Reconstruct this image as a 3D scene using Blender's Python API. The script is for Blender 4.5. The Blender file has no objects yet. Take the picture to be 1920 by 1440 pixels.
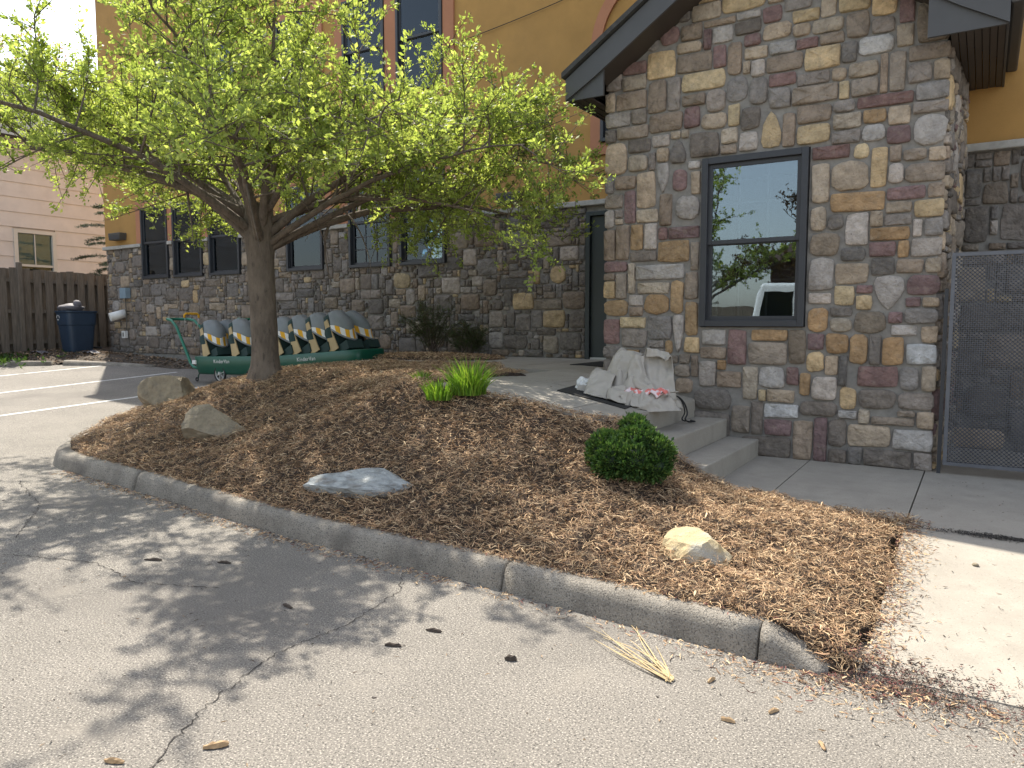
import bpy, bmesh, math, random
import numpy as np
from mathutils import Vector, Matrix, noise

R = math.radians
scene = bpy.context.scene
COL = scene.collection

# ---------------------------------------------------------------- camera
PSI, PIT, EYE = R(32.2), math.atan(115 / 1400.0), 1.5
cam_d = bpy.data.cameras.new("camera")
cam = bpy.data.objects.new("camera", cam_d)
COL.objects.link(cam)
cam.location = (0, 0, EYE)
fwd = Vector((-math.sin(PSI) * math.cos(PIT), math.cos(PSI) * math.cos(PIT), -math.sin(PIT)))
cam.rotation_euler = fwd.to_track_quat('-Z', 'Y').to_euler()
cam_d.sensor_fit = 'HORIZONTAL'
cam_d.sensor_width = 36.0
cam_d.lens = 36.0 * 1400 / 1920
cam_d.clip_start = 0.05
cam_d.clip_end = 2000
scene.camera = cam

# ---------------------------------------------------------------- light
SUN_EL = R(52.7)
SUN_DIR = Vector((-0.852, 0.524, 0)).normalized()          # where the sun stands (behind the building, to its left)
world = bpy.data.worlds.new("World")
scene.world = world
world.use_nodes = True
wn = world.node_tree
wn.nodes.clear()
sky = wn.nodes.new("ShaderNodeTexSky")
sky.sky_type = 'NISHITA'
sky.sun_disc = False
sky.sun_elevation = SUN_EL
sky.sun_rotation = math.atan2(SUN_DIR.x, SUN_DIR.y)
sky.air_density = 1.2
sky.dust_density = 1.5
bg = wn.nodes.new("ShaderNodeBackground")
bg.inputs[1].default_value = 0.15
wo = wn.nodes.new("ShaderNodeOutputWorld")
hs_ = wn.nodes.new("ShaderNodeHueSaturation")
hs_.inputs["Saturation"].default_value = 0.54
wn.links.new(sky.outputs[0], hs_.inputs["Color"])
wn.links.new(hs_.outputs[0], bg.inputs[0])
wn.links.new(bg.outputs[0], wo.inputs[0])
sun_d = bpy.data.lights.new("sun", 'SUN')
sun_d.energy = 4.3
sun_d.angle = R(0.55)
sun_d.color = (1.0, 0.93, 0.81)
sun = bpy.data.objects.new("sun", sun_d)
COL.objects.link(sun)
ld = -(SUN_DIR * math.cos(SUN_EL) + Vector((0, 0, math.sin(SUN_EL))))
sun.rotation_euler = ld.to_track_quat('-Z', 'Y').to_euler()
sun.location = (-10, 8, 20)
vs = scene.view_settings
vs.view_transform = 'Standard'
vs.look = 'None'
vs.exposure = 1.12
vs.gamma = 1.0
vs.use_curve_mapping = False
scene.cycles.max_bounces = 8
scene.cycles.transparent_max_bounces = 12

# ---------------------------------------------------------------- helpers
OFF = {}                                                   # world offset of every object that may be a parent


def tag(o, label=None, cat=None, group=None, kind=None):
    if label: o["label"] = label
    if cat: o["category"] = cat
    if group: o["group"] = group
    if kind: o["kind"] = kind
    return o


def thing(name, loc, label, cat, group=None):
    o = bpy.data.objects.new(name, None)
    o.empty_display_size = 0.1
    COL.objects.link(o)
    o.location = loc
    OFF[o.name] = Vector(loc)
    return tag(o, label, cat, group)


def place(name, me, mat, parent=None, smooth=False, base=None):
    if mat: me.materials.append(mat)
    off = OFF[parent.name] if parent else (Vector(base) if base else Vector((0, 0, 0)))
    if off.length > 1e-9:
        me.transform(Matrix.Translation(-off))
    if smooth:
        me.polygons.foreach_set("use_smooth", [True] * len(me.polygons))
    o = bpy.data.objects.new(name, me)
    COL.objects.link(o)
    if parent: o.parent = parent
    else: o.location = off
    OFF[o.name] = off
    return o


def mesh_np(name, V, F, C=None):
    """V (n,3), F (m,k) all faces the same size, C (n,3) colours per vertex"""
    me = bpy.data.meshes.new(name)
    V = np.asarray(V, np.float32); F = np.asarray(F, np.int32)
    m, k = F.shape
    me.vertices.add(len(V)); me.vertices.foreach_set("co", V.ravel())
    me.loops.add(m * k); me.loops.foreach_set("vertex_index", F.ravel())
    me.polygons.add(m)
    me.polygons.foreach_set("loop_start", np.arange(0, m * k, k, dtype=np.int32))
    me.polygons.foreach_set("loop_total", np.full(m, k, np.int32))
    if C is not None:
        a = me.attributes.new("Col", 'FLOAT_COLOR', 'POINT')
        cc = np.ones((len(V), 4), np.float32); cc[:, :3] = C
        a.data.foreach_set("color", cc.ravel())
    me.update(calc_edges=True)
    return me


class MB:
    def __init__(s):
        s.v = []; s.f = []; s.c = []

    def add(s, vs, fs, col=None):
        n = len(s.v)
        s.v += [tuple(p) for p in vs]
        s.f += [tuple(i + n for i in f) for f in fs]
        if col is not None: s.c += [col] * len(vs)
        return s

    def box(s, x0, x1, y0, y1, z0, z1, col=None):
        return s.add([(x0, y0, z0), (x1, y0, z0), (x1, y1, z0), (x0, y1, z0), (x0, y0, z1), (x1, y0, z1), (x1, y1, z1), (x0, y1, z1)],
                     [(0, 3, 2, 1), (4, 5, 6, 7), (0, 1, 5, 4), (1, 2, 6, 5), (2, 3, 7, 6), (3, 0, 4, 7)], col)

    def hexa(s, b, t, col=None):
        """two quads (4 points each, same order)"""
        return s.add(list(b) + list(t), [(0, 3, 2, 1), (4, 5, 6, 7), (0, 1, 5, 4), (1, 2, 6, 5), (2, 3, 7, 6), (3, 0, 4, 7)], col)

    def tube(s, pts, rad, n=8, col=None, cap=True, closed=False):
        pts = [Vector(p) for p in pts]
        if not hasattr(rad, '__len__'): rad = [rad] * len(pts)
        vs, fs = [], []
        up = None
        for i, p in enumerate(pts):
            if closed: d = pts[(i + 1) % len(pts)] - pts[i - 1]
            else: d = pts[min(i + 1, len(pts) - 1)] - pts[max(i - 1, 0)]
            d.normalize()
            if up is None:
                a = Vector((0, 0, 1)) if abs(d.z) < .9 else Vector((1, 0, 0))
                up = d.cross(a).normalized()
            else:
                up = (up - d * up.dot(d)).normalized()
            w = d.cross(up)
            for k in range(n):
                t = 2 * math.pi * k / n
                vs.append(p + (up * math.cos(t) + w * math.sin(t)) * rad[i])
        m = len(pts)
        for i in range(m if closed else m - 1):
            for k in range(n):
                a, b = i * n + k, i * n + (k + 1) % n
                c, d2 = ((i + 1) % m) * n + (k + 1) % n, ((i + 1) % m) * n + k
                fs.append((a, b, c, d2))
        if cap and not closed:
            fs.append(tuple(range(n - 1, -1, -1)))
            fs.append(tuple(range((m - 1) * n, m * n)))
        return s.add(vs, fs, col)

    def prism(s, poly, a, b, axis=1, col=None):
        """poly of 2D points extruded along an axis from a to b"""
        n = len(poly)
        def mk(p, t):
            return {0: (t, p[0], p[1]), 1: (p[0], t, p[1]), 2: (p[0], p[1], t)}[axis]
        vs = [mk(p, a) for p in poly] + [mk(p, b) for p in poly]
        fs = [tuple(range(n))[::-1], tuple(range(n, 2 * n))] + [(i, (i + 1) % n, n + (i + 1) % n, n + i) for i in range(n)]
        return s.add(vs, fs, col)

    def grid(s, P, col=None):
        """P: list of rows of points"""
        nu, nv = len(P), len(P[0])
        vs = [p for r in P for p in r]
        fs = [(i * nv + j, i * nv + j + 1, (i + 1) * nv + j + 1, (i + 1) * nv + j) for i in range(nu - 1) for j in range(nv - 1)]
        return s.add(vs, fs, col)

    def ball(s, c, r, nu=10, nv=8, col=None, fn=None):
        vs = [];  fs = []
        c = Vector(c)
        r = r if hasattr(r, '__len__') else (r, r, r)
        for j in range(nv + 1):
            ph = math.pi * j / nv
            for i in range(nu):
                th = 2 * math.pi * i / nu
                d = Vector((math.sin(ph) * math.cos(th), math.sin(ph) * math.sin(th), math.cos(ph)))
                k = fn(d) if fn else 1.0
                vs.append(c + Vector((d.x * r[0], d.y * r[1], d.z * r[2])) * k)
        for j in range(nv):
            for i in range(nu):
                fs.append((j * nu + i, (j + 1) * nu + i, (j + 1) * nu + (i + 1) % nu, j * nu + (i + 1) % nu))
        return s.add(vs, fs, col)

    def mesh(s, name):
        me = bpy.data.meshes.new(name)
        me.from_pydata(s.v, [], s.f)
        if s.c and len(s.c) == len(s.v):
            a = me.attributes.new("Col", 'FLOAT_COLOR', 'POINT')
            a.data.foreach_set("color", [x for c in s.c for x in (c[0], c[1], c[2], 1.0)])
        return me

    def build(s, name, mat, parent=None, smooth=False, bevel=0, base=None, seg=2, recalc=False):
        me = s.mesh(name)
        if recalc:
            b = bmesh.new(); b.from_mesh(me); bmesh.ops.recalc_face_normals(b, faces=b.faces); b.to_mesh(me); b.free()
        o = place(name, me, mat, parent, smooth, base)
        if bevel:
            m = o.modifiers.new("bevel", 'BEVEL'); m.width = bevel; m.segments = seg; m.limit_method = 'ANGLE'; m.angle_limit = R(40)
        return o


def mat(name, color=(.5, .5, .5), rough=.8, var=0.0, vscale=6.0, bump=0.0, bscale=40.0, attr=False, metal=0.0, spec=.5,
        coat=0.0, spots=None, detail=6.0, coord='Object', bdist=.01, stretch=None, dark2=None, sheen=0.0):
    m = bpy.data.materials.new(name)
    m.use_nodes = True
    nt = m.node_tree; N = nt.nodes; L = nt.links
    p = N["Principled BSDF"]
    p.inputs["Roughness"].default_value = rough
    p.inputs["Metallic"].default_value = metal
    p.inputs["Specular IOR Level"].default_value = spec
    if coat: p.inputs["Coat Weight"].default_value = coat
    if sheen: p.inputs["Sheen Weight"].default_value = sheen
    tc = N.new("ShaderNodeTexCoord")
    vec = tc.outputs[coord]
    if coord == 'World':
        pass
    if stretch:
        mp = N.new("ShaderNodeMapping"); mp.inputs["Scale"].default_value = stretch
        L.new(vec, mp.inputs[0]); vec = mp.outputs[0]
    if attr:
        at = N.new("ShaderNodeAttribute"); at.attribute_name = "Col"; cur = at.outputs["Color"]
    else:
        rgb = N.new("ShaderNodeRGB"); rgb.outputs[0].default_value = (*color, 1); cur = rgb.outputs[0]
    if var:
        n1 = N.new("ShaderNodeTexNoise"); n1.inputs["Scale"].default_value = vscale; n1.inputs["Detail"].default_value = detail
        n1.inputs["Roughness"].default_value = .65
        L.new(vec, n1.inputs["Vector"])
        mr = N.new("ShaderNodeMapRange"); mr.inputs[1].default_value = .3; mr.inputs[2].default_value = .7
        mr.inputs[3].default_value = 1 - var; mr.inputs[4].default_value = 1 + var
        L.new(n1.outputs["Fac"], mr.inputs[0])
        mx = N.new("ShaderNodeVectorMath"); mx.operation = 'SCALE'
        L.new(cur, mx.inputs[0]); L.new(mr.outputs[0], mx.inputs["Scale"]); cur = mx.outputs[0]
    if spots:                                              # (scale, threshold lo, hi, colour, amount)
        for (sc, lo, hi, colr, amt) in spots:
            n2 = N.new("ShaderNodeTexNoise"); n2.inputs["Scale"].default_value = sc; n2.inputs["Detail"].default_value = 4
            L.new(vec, n2.inputs["Vector"])
            r2 = N.new("ShaderNodeMapRange"); r2.inputs[1].default_value = lo; r2.inputs[2].default_value = hi
            r2.inputs[3].default_value = 0; r2.inputs[4].default_value = amt
            L.new(n2.outputs["Fac"], r2.inputs[0])
            mi = N.new("ShaderNodeMix"); mi.data_type = 'RGBA'
            L.new(r2.outputs[0], mi.inputs[0]); L.new(cur, mi.inputs[6]); mi.inputs[7].default_value = (*colr, 1)
            cur = mi.outputs[2]
    L.new(cur, p.inputs["Base Color"])
    if bump:
        n3 = N.new("ShaderNodeTexNoise"); n3.inputs["Scale"].default_value = bscale; n3.inputs["Detail"].default_value = 8
        n3.inputs["Roughness"].default_value = .6
        L.new(vec, n3.inputs["Vector"])
        b = N.new("ShaderNodeBump"); b.inputs["Strength"].default_value = bump; b.inputs["Distance"].default_value = bdist
        L.new(n3.outputs["Fac"], b.inputs["Height"]); L.new(b.outputs[0], p.inputs["Normal"])
    return m


def leaf_mat(name, trans=.5, rough=.5, gain=1.0, tgain=(1.3, 1.25, .7)):
    m = bpy.data.materials.new(name); m.use_nodes = True
    nt = m.node_tree; N = nt.nodes; L = nt.links
    p = N["Principled BSDF"]; out = N["Material Output"]
    p.inputs["Roughness"].default_value = rough
    p.inputs["Specular IOR Level"].default_value = .35
    at = N.new("ShaderNodeAttribute"); at.attribute_name = "Col"
    L.new(at.outputs["Color"], p.inputs["Base Color"])
    tr = N.new("ShaderNodeBsdfTranslucent")
    vm = N.new("ShaderNodeVectorMath"); vm.operation = 'MULTIPLY'; vm.inputs[1].default_value = tgain
    L.new(at.outputs["Color"], vm.inputs[0]); L.new(vm.outputs[0], tr.inputs[0])
    mx = N.new("ShaderNodeMixShader"); mx.inputs[0].default_value = trans
    L.new(p.outputs[0], mx.inputs[1]); L.new(tr.outputs[0], mx.inputs[2]); L.new(mx.outputs[0], out.inputs[0])
    return m


def glass_mat(name, ior=2.0, tint=(.75, .8, .8), wav=0.0):
    m = bpy.data.materials.new(name); m.use_nodes = True
    nt = m.node_tree; N = nt.nodes; L = nt.links
    out = N["Material Output"]; N.remove(N["Principled BSDF"])
    fr = N.new("ShaderNodeFresnel"); fr.inputs[0].default_value = ior
    tr = N.new("ShaderNodeBsdfTransparent"); tr.inputs[0].default_value = (*tint, 1)
    gl = N.new("ShaderNodeBsdfGlossy"); gl.inputs["Roughness"].default_value = 0.0; gl.inputs[0].default_value = (.78, .90, 1, 1)  # blue put into the reflection colour to make the mirrored sky bluer
    mx = N.new("ShaderNodeMixShader")
    L.new(fr.outputs[0], mx.inputs[0]); L.new(tr.outputs[0], mx.inputs[1]); L.new(gl.outputs[0], mx.inputs[2])
    L.new(mx.outputs[0], out.inputs[0])
    if wav:
        tc = N.new("ShaderNodeTexCoord"); n3 = N.new("ShaderNodeTexNoise"); n3.inputs["Scale"].default_value = 5.0
        n3.inputs["Detail"].default_value = 1
        L.new(tc.outputs["Object"], n3.inputs["Vector"])
        b = N.new("ShaderNodeBump"); b.inputs["Strength"].default_value = wav; b.inputs["Distance"].default_value = .01
        L.new(n3.outputs["Fac"], b.inputs["Height"])
        L.new(b.outputs[0], gl.inputs["Normal"])
    return m


def sm(a, b, x):
    t = np.clip((np.asarray(x, float) - a) / (b - a), 0, 1)
    return t * t * (3 - 2 * t)


# ---------------------------------------------------------------- materials
M = {}
M['asphalt'] = mat('asphalt', (.195, .178, .156), .92, .14, 1.3, .8, 140, spots=[(125, .53, .63, (.50, .46, .40), .72), (105, .54, .64, (.05, .047, .043), .85), (.7, .50, .72, (.13, .118, .105), .7), (3.1, .60, .75, (.26, .235, .20), .5)], bdist=.01)
M['crack'] = mat('crack_fill', (.035, .03, .027), .95, .4, 30)
M['paint'] = mat('road_paint', (.62, .62, .60), .8, .25, 9, spots=[(40, .55, .7, (.25, .24, .23), .7)])
M['concrete'] = mat('concrete', (.325, .295, .25), .9, .14, 2.2, .35, 130, spots=[(4, .54, .8, (.21, .19, .16), .5), (100, .60, .70, (.13, .12, .10), .55), (90, .62, .7, (.48, .45, .4), .4)], bdist=.004)
M['kerb'] = mat('kerb_concrete', (.29, .26, .218), .95, .28, 4, .9, 110, spots=[(120, .53, .64, (.06, .055, .05), .75), (95, .58, .68, (.45, .42, .37), .6), (3, .55, .72, (.13, .115, .10), .6)], bdist=.014)
M['mortar'] = mat('mortar', (.25, .235, .212), .95, .2, 14, .5, 120, bdist=.006)
M['stone'] = mat('cast_stone', rough=.88, var=.32, vscale=11, bump=1.0, bscale=24, attr=True, bdist=.03, spots=[(18, .55, .75, (.33, .28, .22), .38), (48, .62, .74, (.10, .085, .075), .5)], detail=9)
M['ledge'] = mat('ledge_stone', (.40, .385, .35), .9, .2, 9, .5, 40, bdist=.015)
M['stucco'] = mat('ochre_stucco', (.41, .232, .072), .93, .12, 1.4, .5, 120, bdist=.006, spots=[(.8, .5, .8, (.35, .205, .075), .7), (6, .58, .8, (.33, .19, .07), .4)])
M['salmon'] = mat('salmon_stucco', (.42, .19, .105), .93, .08, 2, .3, 260, bdist=.004)
M['frame'] = mat('dark_bronze_frame', (.035, .037, .042), .45, .1, 5)
M['fascia'] = mat('charcoal_trim', (.066, .065, .064), .5, .08, 3)
M['soffit'] = mat('brown_soffit', (.055, .043, .034), .55, .1, 4)
M['shingle'] = mat('roof_shingle', (.06, .058, .055), .95, .3, 20, .5, 90)
M['door'] = mat('dark_green_door', (.030, .040, .042), .42, .06, 3)
M['glass'] = glass_mat('window_glass', 2.2, wav=.035)
M['glass_far'] = glass_mat('window_glass_far', 1.6, wav=.04)
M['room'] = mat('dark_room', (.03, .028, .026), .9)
M['curtain'] = mat('pale_curtain', (.50, .56, .53), .9, .1, 8)
M['blind'] = mat('grey_blind', (.25, .26, .27), .9, .1, 8)
M['white'] = mat('white_plastic', (.72, .72, .70), .45, .06, 6)
M['bluebox'] = mat('blue_grey_box', (.22, .30, .36), .5, .1, 9)
M['siding'] = mat('pale_siding', (.66, .585, .53), .85, .07, 3, .15, 60)
M['cream'] = mat('cream_trim', (.62, .57, .50), .7, .06, 4)
M['wood'] = mat('weathered_fence_wood', (.15, .125, .10), .92, .35, 5, .6, 30, stretch=(6, 6, .6), detail=8)
M['bark'] = mat('bark', (.145, .115, .09), .95, .4, 9, 1.0, 22, stretch=(1, 1, .35), bdist=.03, spots=[(30, .58, .7, (.04, .033, .028), .6)])
M['twig'] = mat('twig_bark', (.115, .09, .072), .9, .3, 20)
M['leaf'] = leaf_mat('spring_leaf', .62)
M['evergreen'] = leaf_mat('evergreen_leaf', .22, .55)
M['grass'] = leaf_mat('grass_blade', .45, .45)
M['mulch'] = mat('mulch_shred', rough=.95, attr=True, var=.2, vscale=60)
M['soil'] = mat('mulch_base', (.055, .036, .024), .97, .45, 25, 1.0, 50, bdist=.03)
M['dirt'] = mat('dark_soil', (.075, .058, .043), .97, .5, 7, 1.0, 30, bdist=.03, spots=[(14, .55, .7, (.16, .11, .075), .6)])
M['rock_tan'] = mat('tan_sandstone', (.30, .25, .175), .92, .3, 5, 1.0, 11, bdist=.05, spots=[(9, .5, .7, (.17, .145, .11), .7)])
M['rock_gold'] = mat('gold_sandstone', (.46, .365, .21), .9, .22, 6, .9, 14, bdist=.03, spots=[(5, .50, .62, (.36, .35, .32), .8)])
M['rock_blue'] = mat('blue_grey_rock', (.34, .355, .35), .85, .45, 14, 1.0, 18, bdist=.03, stretch=(.6, 1, 2.2), spots=[(10, .55, .7, (.18, .15, .12), .6)])
M['tarp'] = mat('beige_canvas', (.40, .365, .315), .85, .06, 3, .1, 300, bdist=.002)
M['tarp_in'] = mat('grey_lining', (.36, .37, .38), .8)
M['pink'] = mat('pink_white_cloth', (.75, .62, .62), .85, spots=[(22, .48, .54, (.70, .19, .16), 1.0)])
M['cord'] = mat('black_cord', (.012, .012, .013), .5)
M['mat'] = mat('black_rubber_mat', (.022, .021, .02), .9, .3, 40, .6, 200)
M['steel'] = mat('grey_steel_mesh', (.13, .135, .15), .5, .15, 8, metal=.3)
M['vangreen'] = mat('green_plastic', (.004, .085, .052), .38, .06, 5)
M['handle_green'] = mat('green_tube', (.012, .16, .10), .35)
M['silver'] = mat('grey_canopy', (.17, .19, .20), .5, .1, 6, .2, 30)
M['darkfabric'] = mat('dark_green_fabric', (.018, .045, .043), .8)
M['tanfabric'] = mat('tan_fabric', (.46, .35, .19), .85, .08, 8)
M['yellow'] = mat('yellow_fabric', (.72, .38, .02), .8)
M['whitefab'] = mat('white_fabric', (.72, .72, .70), .8)
M['rubber'] = mat('black_rubber', (.02, .02, .02), .7)
M['rim'] = mat('pale_grey_rim', (.5, .5, .48), .5)
M['bin'] = mat('navy_plastic', (.022, .042, .075), .5, .1, 4)
M['bag'] = mat('grey_sack', (.13, .12, .13), .7, .2, 12, .5, 25)
M['lamp'] = mat('dark_lamp_box', (.075, .07, .06), .6, .1, 8)
M['carpaint'] = mat('white_car_paint', (.78, .80, .82), .25, coat=.6)
M['carglass'] = mat('car_glass', (.008, .009, .01), .05)
M['straw'] = mat('dry_straw', (.52, .40, .22), .9, .2, 30)
M['chip'] = mat('wood_chip', (.40, .27, .15), .9, .3, 40)
M['chipdark'] = mat('dark_wood_chip', (.06, .045, .035), .9, .3, 40)


# ---------------------------------------------------------------- ground shape
def lot(x, y):
    x = np.asarray(x, float); y = np.asarray(y, float)
    z = .03 * np.clip(-x - 4, 0, 16)
    z = z + .05 * np.clip(y - 4, 0, 6.3) * sm(-3, -6.5, x)
    z = z + .30 * sm(-12, -7, x) * sm(6.6, 8.6, y) * sm(-2.5, -4.5, x)
    return z


WX = [-30, -14, -12, -9.3, -7.5, -5.5, -4.3, -3.5, -2.9, -2.48, 5]
WZ = [.62, .66, .78, .90, .955, .96, .955, .91, .80, .715, .715]


def walk(x):
    return np.interp(x, WX, WZ)


def pave(y):
    return np.where(np.asarray(y) > 5.4, .165 + .012 * (np.asarray(y) - 5.4), .004 + .0805 * np.clip(np.asarray(y) - 3.4, 0, 2))


def kerbY(x):
    """front foot of the kerb"""
    return np.interp(x, [-7.6, -6.13, -4.99, -2.22, -.79, 4], [3.68, 3.62, 3.54, 3.41, 3.30, 3.27])


# one sheet out to the horizon
gx = np.concatenate([[-400, -150, -70, -45, -34], np.arange(-28, 8.01, .5), [12, 20, 40, 90, 400]])
gy = np.concatenate([[-400, -150, -70, -40, -25, -18, -14], np.arange(-11, 12.01, .5), [14, 20, 40, 90, 400]])
GX, GY = np.meshgrid(gx, gy, indexing='ij')
GZ = lot(GX, GY)
GZ = np.where((GX > -4.4) & (GY > 3.7), np.minimum(GZ, -.03), GZ)      # under the bed, walks and building
V = np.stack([GX, GY, GZ], -1).reshape(-1, 3)
nx, ny = len(gx), len(gy)
I, J = np.meshgrid(np.arange(nx - 1), np.arange(ny - 1), indexing='ij')
F = np.stack([I * ny + J, (I + 1) * ny + J, (I + 1) * ny + J + 1, I * ny + J + 1], -1).reshape(-1, 4)
parking_lot = place("parking_lot", mesh_np("parking_lot", V, F), M['asphalt'], smooth=True)
tag(parking_lot, "worn grey asphalt parking lot in front of the kerb", "parking lot", kind="structure")


def strip(name, pts, w, material, parent, lift=.004, jag=0, seed=1, zf=lot):
    """flat painted or filled line lying on the lot"""
    rn = random.Random(seed); mb = MB(); rows = []
    fine = []
    for a, b in zip(pts[:-1], pts[1:]):
        n = max(2, int(math.hypot(b[0] - a[0], b[1] - a[1]) / (.022 if jag else .3)))
        for i in range(n):
            t = i / n; fine.append((a[0] + (b[0] - a[0]) * t, a[1] + (b[1] - a[1]) * t))
    fine.append(pts[-1])
    for i, p in enumerate(fine):
        q = fine[min(i + 1, len(fine) - 1)]; r = fine[max(i - 1, 0)]
        d = Vector((q[0] - r[0], q[1] - r[1])).normalized(); n = Vector((-d.y, d.x))
        ww = w * (rn.uniform(.25, 1.3) if jag else 1) / 2
        o = n * (rn.uniform(-jag, jag) if jag else 0)
        L_, R_ = Vector(p) + o + n * ww, Vector(p) + o - n * ww
        rows.append([(L_.x, L_.y, float(zf(L_.x, L_.y)) + lift), (R_.x, R_.y, float(zf(R_.x, R_.y)) + lift)])
    mb.grid(rows)
    return mb.build(name, material, parent)


strip("painted_line", [(-11.13, 3.6), (-11.08, 8.4)], .09, M['paint'], parking_lot)
strip("painted_line", [(-13.35, 4.2), (-13.4, 8.9)], .09, M['paint'], parking_lot)
strip("painted_line", [(-15.7, 4.2), (-15.75, 9.0)], .09, M['paint'], parking_lot)
strip("crack", [(-2.2, 1.0), (-2.33, 1.41), (-2.52, 1.75), (-2.66, 2.2), (-2.62, 2.62), (-2.70, 3.1), (-2.9, 3.38)], .0055, M['crack'], parking_lot, .003, .013, 3)
strip("crack", [(-5.2, 2.2), (-4.6, 2.45), (-4.1, 2.4), (-3.6, 2.6)], .006, M['crack'], parking_lot, .003, .012, 4)
strip("crack", [(-7.2, 3.2), (-6.2, 2.9), (-5.5, 2.4)], .007, M['crack'], parking_lot, .003, .014, 5)


# ---------------------------------------------------------------- pavement slabs
def slab(name, x0, x1, y0, y1, zf, parent, th=.16, gap=.006, nx=6, ny=6, material=None, front=None):
    mb = MB(); x0 += gap; x1 -= gap; y0 += gap; y1 -= gap
    fy = (lambda x: float(np.interp(x, *front))) if front else (lambda x: y0)
    P = [[(x0 + (x1 - x0) * i / nx, fy(x0 + (x1 - x0) * i / nx) + (y1 - fy(x0 + (x1 - x0) * i / nx)) * j / ny) for j in range(ny + 1)] for i in range(nx + 1)]
    mb.grid([[(p[0], p[1], float(zf(p[0], p[1]))) for p in r] for r in P])
    ring = [P[i][0] for i in range(nx + 1)] + [P[nx][j] for j in range(1, ny + 1)] + [P[i][ny] for i in range(nx - 1, -1, -1)] + [P[0][j] for j in range(ny - 1, 0, -1)]
    n = len(ring)
    vs = [(p[0], p[1], float(zf(*p))) for p in ring] + [(p[0], p[1], float(zf(*p)) - th) for p in ring]
    mb.add(vs, [(i, (i + 1) % n, n + (i + 1) % n, n + i) for i in range(n)])
    return mb.build(name, material or M['concrete'], parent, recalc=True)


landing = thing("landing_walkway", (-4.0, 7.0, .9), "pale concrete landing and walkway leading to the dark green door", "walkway")
tag(landing, kind="structure")
wz = lambda x, y: walk(x)
for (a, b, c, d) in [(-2.86, -2.48, 5.3, 6.35), (-4.2, -2.86, 5.0, 6.35), (-3.52, -2.48, 6.35, 7.55), (-4.2, -3.52, 6.35, 7.55),
                     (-4.9, -3.52, 7.55, 8.9), (-4.9, -3.52, 8.9, 10.05), (-6.3, -4.9, 7.55, 8.9), (-6.3, -4.9, 8.9, 10.05),
                     (-7.7, -6.3, 7.55, 8.9), (-7.7, -6.3, 8.9, 10.05), (-9.1, -7.7, 8.95, 10.05), (-10.5, -9.1, 8.95, 10.05), (-12., -10.5, 8.95, 10.05)]:
    slab("concrete_slab", a, b, c, d, wz, landing, .3, .005 if a < -5 else .007, front=([-4.2, -3.4, -2.86, -2.48], [5.0, 5.06, 5.25, 5.74]) if c < 5.5 else None)
side_walk = thing("lower_sidewalk", (0, 5.4, .1), "pale concrete sidewalk below the steps running down to the asphalt", "sidewalk")
tag(side_walk, kind="structure")
pz = lambda x, y: pave(y)
for (a, b, c, d) in [(-2.0, -1.35, 5.5, 7.52), (-1.35, -.385, 5.5, 7.52), (-.385, 1.6, 5.46, 7.9), (-.385, 1.6, 3.42, 5.46), (1.6, 3.6, 5.46, 7.9), (1.6, 3.6, 3.42, 5.46),
                     (-.385, 1.6, 7.9, 10.02), (1.6, 3.6, 7.9, 10.02), (3.6, 5.6, 3.42, 5.46), (3.6, 5.6, 5.46, 7.9)]:
    slab("concrete_slab", a, b, c, d, pz, side_walk, .2, .005, ny=10)

steps = thing("concrete_steps", (-2.1, 6.6, .17), "three grey concrete steps between the bed and the stone gable wall", "steps")
for i, (xa, xb, zt) in enumerate([(-2.48, -2.15, .535), (-2.15, -1.83, .355)]):
    mb = MB(); mb.box(xa + .001, xb, 5.76, 7.495, .02, zt)
    mb.build("step", M['concrete'], steps, bevel=.012)
mb = MB(); mb.box(-2.54, -2.481, 5.74, 7.495, .02, .713)
mb.build("landing_riser", M['concrete'], steps, bevel=.012)


# ---------------------------------------------------------------- kerb
def kerb_piece(parent, pts, h0=.15, h1=.15, w=.17):
    """pts: front foot line; profile battered and rounded"""
    mb = MB(); rows = []
    prof = [(0, -.06), (.0, 0), (.022, .55), (.035, .82), (.055, .95), (.085, 1.0), (w - .02, 1.0), (w, .9), (w, -.06)]
    n = len(pts)
    for i, p in enumerate(pts):
        q = pts[min(i + 1, n - 1)]; r = pts[max(i - 1, 0)]
        d = Vector((q[0] - r[0], q[1] - r[1])).normalized(); nn = Vector((-d.y, d.x))
        h = h0 + (h1 - h0) * i / (n - 1)
        z = float(lot(p[0], min(p[1], 8)))
        jx = .004 * noise.noise(Vector((p[0] * 3, p[1] * 3, 1)))
        rows.append([(p[0] + nn.x * (a + jx), p[1] + nn.y * (a + jx), z + (b * h if b > 0 else b)) for a, b in prof])
    mb.grid(rows)
    k = len(prof)
    mb.f.append(tuple(range(k))[::-1]); mb.f.append(tuple((n - 1) * k + j for j in range(k)))
    return mb.build("kerb_segment", M['kerb'], parent, smooth=True, recalc=True)


kerb = tag(thing("kerb", (-4, 3.6, 0), "weathered concrete kerb along the front of the mulch bed", "kerb"), kind="structure")


def kpts(a, b, n):
    return [(x, float(kerbY(x))) for x in np.linspace(a, b, n)]


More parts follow.
